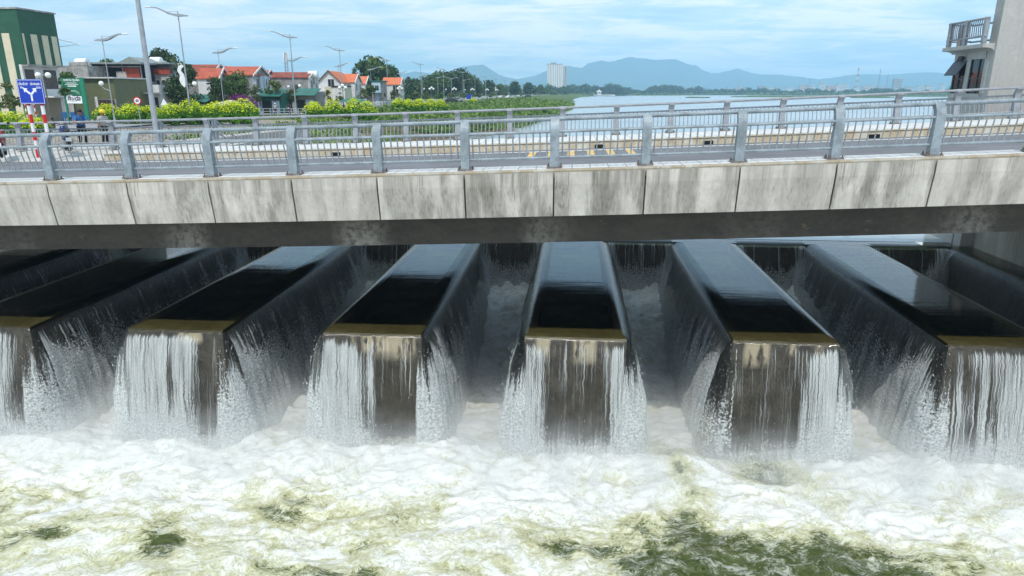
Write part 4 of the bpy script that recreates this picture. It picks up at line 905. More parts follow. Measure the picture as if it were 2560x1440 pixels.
def far_woods():
    rg = np.random.default_rng(31); bl = []
    def line(px0, px1, Y0, Y1, hmin, hmax, n, gaps):
        for _ in range(n):
            q = rg.random(); px = px0 + (px1 - px0) * q; Y = Y0 + (Y1 - Y0) * q + rg.random() * 120; x = onY(px, 228, Y)[0]; dn = float(vnoise(np.array(px * .035 + gaps), np.array(gaps * 1.))); dn2 = float(vnoise(np.array(px * .11 + gaps), np.array(3.)))
            h = hmin + (hmax - hmin) * (.6 * dn + .4 * dn2) * (.7 + .5 * rg.random()); r_ = h * (.28 + .16 * rg.random()); bl.append((x, Y, ZL + .4 + h - r_, r_)); bl.append((x + rg.normal() * r_, Y, ZL + .4 + h * .4, r_))
    line(1370, 1560, 1060, 1090, 7, 21, 210, 1.); line(1560, 1760, 1150, 1330, 6, 20, 200, 5.); line(1760, 2120, 1330, 1240, 4, 15, 260, 9.); line(2120, 2420, 1220, 1150, 4, 14, 230, 13.); line(2380, 2560, 1120, 1120, 8, 20, 90, 3.)
    for _ in range(420):
        px = 1000 + 420 * rg.random() ** 1.1; Y = 350 + (px - 1000) * 1.2 + 60 * rg.random(); x = onY(px, 228, Y)[0]; yt = float(np.interp(px, [1000, 1060, 1110, 1160, 1200, 1240, 1300, 1420], [214, 203, 192, 190, 203, 212, 214, 219])); zt_ = onY(px, yt, Y)[2] + 2.2 * rg.normal(); r_ = 1.6 + 2.2 * rg.random(); q = rg.random(); bl.append((x, Y, ZG + 1 + (zt_ - ZG - 1 - r_ * .6) * q, r_))
    o = leafcloud(bl, 42000, 2.0, 32, 'far_woods', M_leaf['dark'], .5, .5); struct(o, 'stuff', 'dark belt of trees on the far bank')
    bl = []
    for _ in range(420):
        px = 1420 + 980 * rg.random(); Y = float(np.interp(px, [1420, 1560, 1760, 2120, 2400], [1035, 1130, 1255, 1170, 1110])) + 10 * rg.random(); x = onY(px, 235, Y)[0]; r_ = 1.4 + 2.2 * rg.random(); bl.append((x, Y, ZL + r_ * .7, r_))
    o = leafcloud(bl, 7000, 1.7, 33, 'shore_reeds', M_leaf['weed'], .4, .5); struct(o, 'stuff', 'light green reeds along the far shore')
far_woods()

# ------------------------------------------------------------------ street lamps of the riverside road
M_galv = pm('galvanised_steel', (.30, .33, .36), .45, 0, .14, 3)
M_lampw = pm('lamp_white', (.72, .74, .75), .4, 0, .06)
M_globe = pm('white_globe', (.80, .80, .78), .25, 0, .05, 2, 0, .6)
def lamp(px, top, ztop, side, label, group, zb=ZG, arm=2.5, globe=True, orn=False, Y=None, r0=.10):
    p = onY(px, top, Y) if Y else onz(px, top, ztop); ztop = p[2]
    r = thing('street_lamp', (p[0], p[1], zb), label, 'street lamp', group)
    far = p[1] > 330; r0 = max(r0, p[1] * .00042)
    mb = MB(); mb.tube([(0, 0, -.2), (0, 0, ztop - zb)], [r0, r0 * .55], 8 if not far else 5); mb.lathe([(r0 * 2.3, 0), (r0 * 2.2, .5), (r0 * 1.3, .62), (r0 * 1.2, .9)], seg=10); mb.obj('pole', M_galv, r, smooth=True, local=True, angle=40)
    h = ztop - zb - .42; pts = [(-.95, -.02), (-.5, .0), (-.1, -.03), (.35, .02), (.9, .28), (1.5, .78), (2.0, 1.12), (2.55, 1.25)]
    sg = np.array([(x * arm / 2.5 * side, 0, h + z * arm / 2.5 * .62) for x, z in pts]); wd_ = [.14, .36, .46, .46, .38, .28, .2, .14]
    mb = MB(); up = []; 
    for (x, y, z), w in zip(sg, wd_): up.append([(x, -w * .6, z - .05), (x, w * .6, z - .05), (x, w * .6, z + w * .35), (x, -w * .6, z + w * .35)])
    up = np.array(up).reshape(-1, 3); n = len(pts)
    mb.add(up, [(i * 4 + k, i * 4 + (k + 1) % 4, (i + 1) * 4 + (k + 1) % 4, (i + 1) * 4 + k) for i in range(n - 1) for k in range(4)] + [(0, 1, 2, 3), (4 * n - 4, 4 * n - 3, 4 * n - 2, 4 * n - 1)])
    mb.tube([(0, 0, h + .36), (.5 * side, 0, h + .42), (1.1 * side, 0, h + .36)], .02, 4); mb.obj('arm', M_galv, r, local=True)
    mb = MB(); e = sg[-1]; mb.add([], []) if False else mb.ball((e[0] + .28 * side, 0, e[2] + .0), 1, 10, 6, (.42, .15, .07)); mb.obj('lamp_head', M_lampw, r, smooth=True, local=True)
    if globe and not far:
        mb = MB(); mb.tube([(0, 0, 3.3), (-.5 * side, 0, 3.45), (-.8 * side, 0, 3.75)], .035, 6); mb.obj('globe_arm', M_galv, r, local=True)
        mb = MB(); mb.ball((-.8 * side, 0, 4.0), .24); mb.obj('globe', M_globe, r, smooth=True, local=True)
    if orn:
        mb = MB(); c = [(0, .0), (-.30, .35), (-.42, .8), (-.30, 1.25), (-.5, 1.65), (-.38, 2.1), (-.05, 2.3), (.12, 2.1), (-.1, 1.9), (-.18, 1.65), (.05, 1.3), (.12, .8), (.1, .3)]
        q = np.array([((x - .18) * 1.15 * side, -.10, 3.6 + z) for x, z in c]) if side > 0 else np.array([((x - .18) * 1.15, -.10, 3.6 + z) for x, z in c])
        mb.prism(q, q + [0, .12, 0]); mb.tube([(-.65, 0, 5.4), (-.62, 0, 6.0), (-.25, 0, 5.98)], .03, 5); mb.obj('ornament', M_lampw, r, local=True, bevel=.02)
    return r
ZN, ZF = 7.8, 5.3
for i, (px, top, lb) in enumerate([(444, 28, 'tall lamp with a white ornament on its pole, rising from the near shrub row'), (724, 86, 'tall lamp beside the passing motorbikes, left of the second shrub row'), (848, 121, 'tall lamp standing over the orange roofed house with white gable'), (966, 147, 'tall lamp before the small white house with orange roof'), (1051, 158, 'tall lamp against the left end of the mountain'), (1108, 171, 'tall lamp in front of the middle of the wood'), (1157, 179, 'tall lamp before the tallest wood tree'), (1187, 186, 'tall lamp over the single far yellow shrub'), (1214, 191, 'tall far lamp beside the single dark tree'), (1240, 196, 'tall far lamp right of the single dark tree'), (1262, 200, 'tall far lamp left of the paired dark trees'), (1284, 204, 'tall far lamp at the paired dark trees'), (1306, 207, 'far lamp between the paired dark trees'), (1330, 210, 'far lamp right of the paired dark trees'), (1352, 213, 'last far lamp before the white tower block')]):
    lamp(px, top, ZN, -1, lb, 'tall lamps on the river side of the road', orn=(i in (0, 9)), arm=2.6 if i < 8 else 3.2)
for i, (px, top, lb) in enumerate([(254, 90, 'lamp with arm to the right in front of the olive metal shed'), (544, 124, 'lamp with arm to the right behind the narrow dark tree'), (727, 146, 'slim lamp with arm right, just behind the lamp by the motorbikes'), (845, 161, 'slim lamp with arm right, beside the white gable'), (926, 170, 'slim lamp with arm right, left of the huge bamboo top'), (1000, 180, 'slim lamp with arm right, at the right edge of the white house'), (1055, 188, 'slim lamp with arm right, before the left wood tree'), (1094, 192, 'slim lamp with arm right, between wood lamps on the left'), (1128, 195, 'slim lamp with arm right, in the middle of the wood'), (1160, 199, 'slim lamp with arm right, below the tallest wood tree'), (1205, 205, 'slim lamp with arm right, at the end of the wood')]):
    lamp(px, top, ZF, 1, lb, 'slim lamps on the house side of the road', globe=i in (0, 2), arm=2.0, orn=(i == 4), r0=.065)
p = onY(393, 345, 27.6); pl = thing('street_lamp', (p[0], p[1], -2.2), 'tall grey lamp pole close behind the bridge railing, its top out of view', 'street lamp')
mb = MB(); mb.tube([(0, 0, -1.5), (0, 0, 10)], [.115, .065], 14); mb.lathe([(.2, -.0), (.2, .03), (.13, .05), (.13, .2)], seg=14); mb.obj('pole', M_galv, pl, smooth=True, local=True, angle=40)
mb = MB(); mb.tube([(0, 0, 9.6), (-1, 0, 9.9), (-2.2, 0, 10.4)], .06, 8); mb.obj('arm', M_galv, pl, local=True); mb = MB(); mb.ball((-2.5, 0, 10.45), 1, 10, 6, (.42, .15, .07)); mb.obj('lamp_head', M_lampw, pl, smooth=True, local=True)
M_bronze = pm('dark_bronze', (.10, .085, .07), .5, 0, .2, 4)
def globes(px, base, Y, offs, label, h, group='globe lamps on the promenade', hr=.24):
    p = onY(px, base, Y); zb = gz(p[0], Y); r = thing('globe_lamp', (p[0], Y, zb), label, 'globe lamp', group); hh = h
    mb = MB(); mb.lathe([(.30, 0), (.30, .25), (.22, .3), (.26, .75), (.17, .85), (.12, 1.2), (.06, 1.35), (.05, hh)], seg=12)
    for o in offs: mb.tube([(0, 0, hh - .5), (o[0] * .7, o[1], hh - .4), (o[0], o[1], hh - .15 + o[2])], .03, 6)
    mb.obj('post', M_bronze, r, smooth=True, local=True, angle=40)
    for o in offs: mb = MB(); mb.ball((o[0], o[1], hh + .05 + o[2]), hr); mb.obj('globe', M_globe, r, smooth=True, local=True)
p = onY(104, 188, 60); zt_ = p[2]; globes(128, 300, 60, [(-.42, 0, 0), (.42, 0, 0)], 'bronze post with two big white globes behind the blue road sign', zt_ - gz(onY(128, 300, 60)[0], 60) - .05)
for px, Y, lb in [(857, 118, 'three globe lamp beside the third tall lamp'), (1000, 168, 'three globe lamp before the small white orange roofed house'), (1079, 190, 'three globe lamp left of the middle of the wood'), (1136, 225, 'three globe lamp in front of the tallest wood tree'), (1181, 262, 'three globe lamp over the single far shrub'), (1218, 310, 'three globe lamp near the single dark tree'), (1242, 345, 'farthest three globe lamp, left of the tree pair')]:
    globes(px, 228, Y, [(-.5, 0, -.1), (.5, 0, -.1), (0, 0, .25)], lb, 4.0, hr=.3)

# ------------------------------------------------------------------ houses of the left bank
M_grey = pm('grey_render', (.26, .25, .24), .9, 0, .25, .8); M_wh = pm('white_render', (.62, .62, .61), .8, 0, .10, .8); M_cream = pm('cream_sheet', (.60, .55, .40), .6, 0, .08, .8)
M_green = pm('dark_green_sheet', (.016, .085, .045), .5, 0, .15, .7); M_conc2 = pm('raw_concrete', (.34, .33, .31), .9, 0, .3, .9)
M_olv = pm('olive_sheet', (.135, .15, .075), .6, 0, .12, .6); M_rust = pm('brown_door', (.055, .035, .03), .6, 0, .2, 2); M_blue = pm('pale_blue_paint', (.42, .55, .68), .7, 0, .1)
M_tealsheet = pm('teal_sheet', (.02, .13, .095), .5, 0, .2, .8); M_dk = pm('dark_interior', (.02, .02, .021), .8, 0, .3, 1); M_tarp = pm('red_tarp', (.30, .05, .025), .7, 0, .2, 1)
def corrug(name, col, dark, s=2.0, axis=0):
    N = NT(name); v = N.co('Object'); w = N.n('TexWave', None, Vector=v, Scale=s, Distortion=0.0); w.bands_direction = 'XYZ'[axis]
    c = N.mix(dark, col, N.ss(N.noise(v, 1.1, 8, .7), .34, .6)); c = N.mix(c, tuple(k * .6 for k in col), N.math('MULTIPLY', N.ss(w.outputs[1], .0, .25, 1, 0), .7))
    return N.done(N.bsdf(c, .75, 0, N.bump(w.outputs[1], .5, .05), .3))
M_oldtile = corrug('old_red_tiles', (.36, .085, .05), (.10, .045, .035), 2.4); M_redtile = corrug('red_tiles', (.50, .12, .065), (.36, .085, .05), 2.4); M_ortile = corrug('orange_tiles', (.68, .20, .085), (.55, .15, .065), 2.0)
M_ironroof = corrug('grey_iron_roof', (.30, .34, .33), (.22, .26, .25), 3)
def lbox(mb, x0, x1, y0, y1, z0, z1): return mb.box8([(x, y, z) for z in (z0, z1) for x, y in ((x0, y0), (x1, y0), (x1, y1), (x0, y1))])
def part(name, mat, r, *bs, **kw):
    mb = MB()
    for b in bs: lbox(mb, *b)
    return mb.obj(name, mat, r, local=True, **kw)
def window(r, wall_axis, x0, x1, y, z0, z1, frame=None):
    """a framed window: wall_axis 'f' = on the camera side (plane y), 'r' = on the right side (plane x = y argument, x0..x1 run along Y)"""
    fr = frame or M_wh
    def bx(a0, a1, c0, c1, d0, d1): return (a0, a1, y - d1, y - d0, c0, c1) if wall_axis == 'f' else (y + d0, y + d1, a0, a1, c0, c1)
    w = part('window', M_glass, r, bx(x0, x1, z0, z1, .004, .03)); t = .07
    part('frame', fr, w, bx(x0 - t, x1 + t, z0 - t, z0, .002, .07), bx(x0 - t, x1 + t, z1, z1 + t, .002, .07), bx(x0 - t, x0, z0, z1, .003, .066), bx(x1, x1 + t, z0, z1, .003, .066), bx((x0 + x1) / 2 - .025, (x0 + x1) / 2 + .025, z0, z1, .031, .06)); return w
def gable(mb, x0, x1, y0, y1, ze, zr, ov=.25, th=.10, axis='x'):
    # two roof slopes with thickness, ridge along x or y
    if axis == 'x':
        m = (y0 + y1) / 2; a = [(x0 - ov, y0 - ov, ze - .12), (x1 + ov, y0 - ov, ze - .12), (x1 + ov, m, zr), (x0 - ov, m, zr)]; b = [(x0 - ov, m, zr), (x1 + ov, m, zr), (x1 + ov, y1 + ov, ze - .12), (x0 - ov, y1 + ov, ze - .12)]
    else:
        m = (x0 + x1) / 2; a = [(x0 - ov, y0 - ov, ze - .12), (m, y0 - ov, zr), (m, y1 + ov, zr), (x0 - ov, y1 + ov, ze - .12)]; b = [(m, y0 - ov, zr), (x1 + ov, y0 - ov, ze - .12), (x1 + ov, y1 + ov, ze - .12), (m, y1 + ov, zr)]
    for q in (a, b): q = np.array(q, float); mb.box8(np.vstack([q, q + [0, 0, th]]))
def house(pxr, Y, pxl, yeave, yridge, Wy, wall, roof, label, ax='x', trim=True, front=None, wins=True, storey=2):
    p = onY(pxr, 228, Y); x1 = p[0]; x0 = onY(pxl, 228, Y)[0]; ze = onY(pxr, yeave, Y)[2] - ZG; zr = onY(pxr, yridge, Y + Wy / 2)[2] - ZG; L = x1 - x0
    r = thing('house', (x1, Y, ZG), label, 'house', 'houses along the riverside road')
    mb = MB(); lbox(mb, -L, 0, 0, Wy, -.3, ze)
    if ax == 'x': mb.prism(np.array([(-L, 0, ze), (-L, Wy, ze), (-L, Wy / 2, zr)]), np.array([(0, 0, ze), (0, Wy, ze), (0, Wy / 2, zr)]))
    else: mb.prism(np.array([(-L, 0, ze), (0, 0, ze), (-L / 2, 0, zr)]), np.array([(-L, Wy, ze), (0, Wy, ze), (-L / 2, Wy, zr)]))
    mb.obj('wall', wall, r, local=True)
    mb = MB(); gable(mb, -L, 0, 0, Wy, ze, zr, .22, .12, ax); rf = mb.obj('roof', roof, r, local=True)
    if trim and ax == 'x':
        m = Wy / 2; mb = MB()
        for a, b in (((-.3, ze - .15), (m, zr + .12)), ((m, zr + .12), (Wy + .3, ze - .15))):
            mb.box8([(.24, a[0], a[1] - .12), (.40, a[0], a[1] - .12), (.40, b[0], b[1] - .12), (.24, b[0], b[1] - .12), (.24, a[0], a[1] + .16), (.40, a[0], a[1] + .16), (.40, b[0], b[1] + .16), (.24, b[0], b[1] + .16)])
        mb.obj('gable_trim', M_wh, rf, local=True)
    if trim and ax == 'y':
        mb = MB()
        for a, b in (((-L - .3, ze - .15), (-L / 2, zr + .10)), ((-L / 2, zr + .10), (.3, ze - .15))):
            mb.box8([(a[0], -.36, a[1] - .1), (b[0], -.36, b[1] - .1), (b[0], -.24, b[1] - .1), (a[0], -.24, a[1] - .1), (a[0], -.36, a[1] + .16), (b[0], -.36, b[1] + .16), (b[0], -.24, b[1] + .16), (a[0], -.24, a[1] + .16)])
        mb.obj('gable_trim', pm('brown_trim', (.16, .10, .08), .7), rf, local=True)
    if front is not None: part('facade', front, r, (.003, .12, .05, Wy - .05, 0, ze))
    fx = .125 if front is not None else 0.0
    if wins:
        nW = max(1, int(Wy / 2.6))
        for s_ in range(storey):
            for q in range(nW): yc = Wy * (q + .5) / nW; window(r, 'r', yc - .5, yc + .5, fx, s_ * ze / 2 + .9, s_ * ze / 2 + 2.3)
    return r, L, ze
H = house
r, L, ze = H(532, 116, 425, 184, 163, 7, M_grey, M_oldtile, 'long house with weathered dark red tile roof behind the dense dark tree', front=M_wh)
r, L, ze = H(548, 111, 497, 196, 172, 4.2, M_wh, M_redtile, 'small white gabled house with red roof between the two dark trees', front=M_wh)
r, L, ze = H(562, 124, 520, 183, 167, 5, M_wh, M_redtile, 'white house with red roof peeping above the small gabled one')
r, L, ze = H(634, 113, 553, 187, 168, 7.5, M_grey, M_redtile, 'big grey walled house with red roof and pale blue columned front', front=M_blue)
for q in range(4): part('column', M_wh, r, (.125, .35, .3 + q * 2.2, .6 + q * 2.2, 0, ze - .1))
part('balcony_slab', M_wh, r, (.13, 1.1, .1, 7.4, ze * .5 - .1, ze * .5 + .1)); part('lower_roof', M_redtile, r, (-2.6, .9, -.15, 3.2, ze - .1, ze + .05))
r, L, ze = H(668, 128, 640, 188, 177, 4, M_wh, M_redtile, 'narrow white house with small red gable right of the pale blue front', front=M_wh)
r, L, ze = H(772, 128, 668, 193, 182, 6.5, M_grey, M_oldtile, 'wide grey house with mottled rusty roof behind the green shed', front=M_wh)
window(r, 'f', -L * .38, -L * .38 + 1.2, 0, ze * .5, ze * .5 + 1.6, M_conc2); part('door', M_dk, r, (.126, .15, 1, 2.2, 0, 2.3))
r, L, ze = H(852, 142, 797, 206, 180, 11, M_wh, M_ortile, 'white house with steep orange roof and tall gable facing the bridge', 'y')
window(r, 'f', -L * .55, -L * .55 + 1.2, 0, 4.2, 5.6); part('porch_roof', M_wh, r, (-L - .2, -L * .35, -2.2, -.01, 3.2, 3.4)); part('porch_post', M_wh, r, (-L, -L + .2, -2.1, -1.9, 0, 3.2))
r, L, ze = H(886, 150, 838, 205, 186, 7, M_wh, M_ortile, 'white house with broad orange roof joined to the tall gable', front=M_wh)
part('door', M_dk, r, (-L * .62, -L * .45, -.03, -.002, .2, 2.5))
r, L, ze = H(913, 160, 884, 209, 192, 6, M_wh, M_ortile, 'low white house with orange roof left of the pale blue house', front=M_wh)
r, L, ze = H(1000, 172, 957, 211, 195, 6, M_wh, M_ortile, 'small bright white house with orange roof beside the bamboo clump', front=M_wh); window(r, 'f', -L * .4, -L * .4 + 1.3, 0, 2.3, 4.6)
def block(pxr, Y, pxl, ytop, Wy, wall, label, zb=ZG, name='house', cat='house', group='houses along the riverside road'):
    x1 = onY(pxr, 228, Y)[0]; x0 = onY(pxl, 228, Y)[0]; h = onY(pxr, ytop, Y)[2] - zb; L = x1 - x0
    r = thing(name, (x1, Y, zb), label, cat, group); part('wall', wall, r, (-L, 0, 0, Wy, -.3, h)); return r, L, h
r, L, h = block(956, 163, 918, 204, 6, M_conc2, 'flat roofed pale blue house with overhanging upper box'); part('upper_box', M_blue, r, (-L * .62, -.2, -1.2, -.002, h * .55, h - .1)); part('roof', M_tealsheet, r, (-L - .3, .3, -1.4, 6.3, h, h + .25)); window(r, 'f', -L * .4, -L * .4 + .8, -1.2, h * .68, h * .68 + .9); part('door', M_blue, r, (-L * .5, -L * .25, -.03, -.002, 0, 3))
r, L, h = block(228, 104, 148, 164, 8, M_conc2, 'stained grey concrete house right of the green striped hall'); part('parapet', M_conc2, r, (-L * .55, .05, -.05, .2, h, h + .5)); window(r, 'f', -L * .6, -L * .6 + 1.2, 0, h * .6, h * .6 + 1.3)
r, L, h = block(287, 88, 182, 196, 8, M_olv, 'olive green metal shed with pale roof edge behind the billboard', name='shed', cat='shed', group='sheds along the riverside road')
part('roof', M_wh, r, (-L - .2, .25, -.35, 8.2, h, h + .16)); part('lower_wall', M_conc2, r, (-L * .52, -.02, -.06, -.002, 0, h * .48))
for q in range(5): part('door_leaf', M_rust, r, (-L * .5 + q * L * .095, -L * .5 + q * L * .095 + L * .085, -.11, -.065, 0, h * .47))
part('notice', M_wh, r, (-L * .49, -L * .43, -.14, -.112, 1.3, 2.6))
r, L, h = block(362, 108, 226, 203, 9, M_grey, 'long house with open upper floor under a flat grey green iron roof'); zt2 = onY(300, 158, 108)[2] - ZG; part('roof', M_ironroof, r, (-L - .6, .6, -1.2, 9.5, zt2 - .15, zt2 + .1))
mbg = MB(); mbg.prism(np.array([(-2.8, -1.0, zt2 + .1), (.6, -1.0, zt2 + .1), (-1.1, -1.0, zt2 + .9)]), np.array([(-2.8, 9, zt2 + .1), (.6, 9, zt2 + .1), (-1.1, 9, zt2 + .9)])); mbg.obj('roof_gable', M_ironroof, r, local=True)
part('upper_room', M_dk, r, (-L, -.2, 1.4, 9, h, zt2 - .16)); part('red_tarp', M_tarp, r, (-2.7, -.2, -.3, -.26, h + .1, zt2 - .7))
for q in (0, .33, .68, 1): part('post', M_galv, r, (-L * q - (.12 if q < .5 else 0), -L * q + (.0 if q < .5 else .12), -.2, -.08, h, zt2 - .16))
part('lintel_beam', M_conc2, r, (-L, 0, -.22, -.02, zt2 - .6, zt2 - .4))
t_ = MB(); c = onY(304, 192, 107.6); 
g = np.array([[(c[0] - .75 + 1.5 * i / 8, 107.62 + .08 * math.sin(i * 1.7), c[2] + .75 - 1.9 * j / 5) for i in range(9)] for j in range(6)]); t_.grid(g); o = t_.obj('hanging_cloth', pm('pale_cloth', (.48, .44, .40), .9)); tag(o, 'pale cloth hung from the open upper floor, under the iron roof', 'cloth'); so = o.modifiers.new('thick', 'SOLIDIFY'); so.thickness = .02
r, L, h = block(432, 112, 364, 184, 7, M_conc2, 'grey house with red balcony band behind the tall grey pole'); part('balcony_rail', M_tarp, r, (-L, .05, -.25, -.1, h - .1, h + .75)); zt2 = onY(400, 158, 112)[2] - ZG; part('roof', M_ironroof, r, (-L - .4, .4, -.8, 7.4, zt2 - .15, zt2 + .1)); part('upper_room', M_grey, r, (-L, -.1, 1.2, 7, h + .01, zt2 - .16)); window(r, 'f', -L * .7, -L * .7 + 1.2, 0, h * .6, h * .6 + 1.4); window(r, 'f', -L * .35, -L * .35 + 1.2, 0, h * .6, h * .6 + 1.4)
r, L, h = block(398, 96, 338, 212, 7, M_wh, 'low white building with lean-to roof behind the near shrub row'); part('awning', M_ironroof, r, (-L * .4, 1.2, -1.8, -.02, h * .72, h * .76)); part('door', M_dk, r, (-L * .3, -.3, -.04, -.002, 0, h * .6))
for pxr, Y, pxl, top, Wy, w_, lb, aw in [(702, 108, 652, 232, 5, M_tealsheet, 'dark green metal shed with white doors before the grey house', M_tealsheet), (788, 112, 738, 230, 5, M_grey, 'grey lean-to shed with teal sheet roof beside the second tall lamp', M_tealsheet), (520, 106, 470, 246, 4, M_dk, 'dark shop front under teal awning below the dense tree', M_tealsheet)]:
    r, L, h = block(pxr, Y, pxl, top, Wy, w_, lb, name='shed', cat='shed', group='sheds along the riverside road'); mb = MB(); mb.box8([(-L - .2, -1.6, h - .55), (.3, -1.6, h - .55), (.3, 2.5, h + .5), (-L - .2, 2.5, h + .5), (-L - .2, -1.6, h - .47), (.3, -1.6, h - .47), (.3, 2.5, h + .58), (-L - .2, 2.5, h + .58)]); mb.obj('awning', aw, r, local=True)
    part('door', M_blue, r, (-L * .5, -L * .12, -.05, -.002, 0, h * .62)); part('door', M_dk, r, (-L * .95, -L * .55, -.05, -.002, 0, h * .62))
r, L, h = block(862, 132, 812, 217, 5, M_cream, 'cream walled kiosk with white lattice front before the tall gable house', name='shed', cat='shed', group='sheds along the riverside road'); part('lattice_front', M_wh, r, (-L * .62, .02, -.12, -.002, h * .2, h * .95)); part('roof', M_dk, r, (-L * .66, .15, -.3, 5.1, h, h + .2))
for px, yy, Y, rad, lb in [(206, 159, 106, .75, 'white steel water tank lying on the stained concrete house'), (391, 154, 114, .7, 'white water tank on the iron roof by the tall pole'), (783, 187, 131, .7, 'white water tank at the end of the rusty roof')]:
    c = onY(px, yy, Y); mb = MB(); mb.tube([c - [.9, 0, 0], c - [.8, 0, 0], c + [.8, 0, 0], c + [.9, 0, 0]], [rad * .6, rad, rad, rad * .6], 14); o = mb.obj('water_tank', M_lampw, None, smooth=True, angle=40); mb = MB(); lbox(mb, c[0] - .6, c[0] + .6, c[1] - .4, c[1] + .4, c[2] - rad - .9, c[2] - rad * .8); mb.obj('tank_stand', M_galv, o, local=True); tag(o, lb, 'water tank', 'water tanks on the roofs')
# tented canopy and parasols by the road
for px, top, Y, w, mt, lb in [(884, 243, 118, 2.6, M_tealsheet, 'green market canopy behind the second shrub row'), (575, 250, 100, 2.8, M_cream, 'cream parasol canopy under the magenta blossom')]:
    c = onY(px, top, Y); r = thing('canopy', (c[0], Y, ZG), lb, 'canopy', 'canopies by the roadside'); h = c[2] - ZG; mb = MB(); mb.lathe([(w, h - .7), (w * .98, h - .6), (.15, h)], seg=8); mb.obj('cover', mt, r, local=True); mb = MB(); mb.tube([(0, 0, 0), (0, 0, h - .3)], .05, 6); mb.obj('pole', M_galv, r, local=True)

# the green and cream striped hall at the left border
def hall():
    zt = 8.2; A = onz(40, 22, zt); Bp = onz(135, 36, zt); r = thing('striped_hall', (A[0], A[1], ZG), 'tall dark green metal hall with cream vertical stripes at the left border', 'building')
    Ln = Bp[1] - A[1]; h = zt - ZG; Wd = 24; z0 = onY(150, 165, Bp[1])[2] - ZG; dx = Bp[0] - A[0]; rz = math.atan2(Bp[1] - A[1], Bp[0] - A[0]) - math.pi / 2; r.rotation_euler = (0, 0, rz); Ln = math.hypot(Ln, dx)
    part('wall', M_green, r, (-Wd, 0, 0, Ln, z0, h), (-Wd, -.9, 0, Ln, -.3, z0 - .002))
    part('lower_wall', M_wh, r, (-.9 + .001, -.6, .02, Ln - .02, -.3, z0 - .004)); part('ledge', M_conc2, r, (-.85, .08, .05, Ln + .2, z0 - .18, z0 - .006))
    part('roof', M_conc2, r, (-Wd - .1, .12, -.12, Ln + .12, h, h + .16))
    bt = h - 2.35
    for a, b in ((.03, .075), (.24, .41), (.535, .70), (.80, .95)): part('stripe', M_cream, r, (.003, .03, Ln * a, Ln * b, z0 + .01, bt))
    for q in range(7): part('stripe', M_cream, r, (-1.3 - 1.7 * q - .85, -1.3 - 1.7 * q, -.03, -.003, .0, bt))
    for a, b in ((.05, .3), (.55, .9)): part('dark_window', pm('brown_shutter', (.09, .075, .07), .7), r, (-.6, -.57, Ln * a, Ln * b, z0 - 2.5, z0 - .5))
    part('low_canopy', M_wh, r, (-.6, 1.2, Ln * .3, Ln, 2.6, 2.75)); part('shutter_door', pm('tan_shutter', (.26, .22, .15), .7, 0, .1, 6), r, (-.6, -.55, .6, Ln - .6, 0, 2.5))
    mb = MB(); mb.tube([(0, Ln - .2, h - 2.6), (1.3, Ln + .3, h - 2.9), (2.0, Ln + .4, h - 3.2)], .035, 5); mb.tube([(0, Ln - .2, h - 3.4), (1.6, Ln + .3, h - 3.15)], .03, 5); mb.obj('bracket', M_galv, r, local=True)
hall()
# mobile phone mast
c = onY(713, 132, 175); r = thing('phone_mast', (c[0], 175, ZG), 'slim lattice phone mast behind the wide grey house', 'mast'); h = c[2] - ZG
def lattice(r, h, w0, w1, mat, seg, t=.05, mat2=None):
    for kk in range(2):
        mb = MB()
        for q in range(seg):
            if mat2 and q % 2 != kk: continue
            if not mat2 and kk: break
            a, b = q / seg, (q + 1) / seg; wa, wb = w0 + (w1 - w0) * a, w0 + (w1 - w0) * b
            co = [(-1, -1), (1, -1), (1, 1), (-1, 1)]
            for i in range(4):
                p_, q_ = co[i], co[(i + 1) % 4]
                mb.tube([(p_[0] * wa, p_[1] * wa, h * a), (p_[0] * wb, p_[1] * wb, h * b)], t, 4, False); mb.tube([(p_[0] * wa, p_[1] * wa, h * a), (q_[0] * wb, q_[1] * wb, h * b)], t * .7, 4, False); mb.tube([(p_[0] * wb, p_[1] * wb, h * b), (q_[0] * wb, q_[1] * wb, h * b)], t * .7, 4, False)
        if mb.n: mb.obj('lattice', mat if kk == 0 else mat2, r, local=True)
lattice(r, h, .45, .25, M_galv, 16, .045)
mb = MB()
for a in range(6): mb.box((.45 * math.cos(a * 1.05), .45 * math.sin(a * 1.05), h - .5 - .9 * (a % 2)), (.18, .18, 1.3))
mb.obj('antenna', M_lampw, r, local=True)

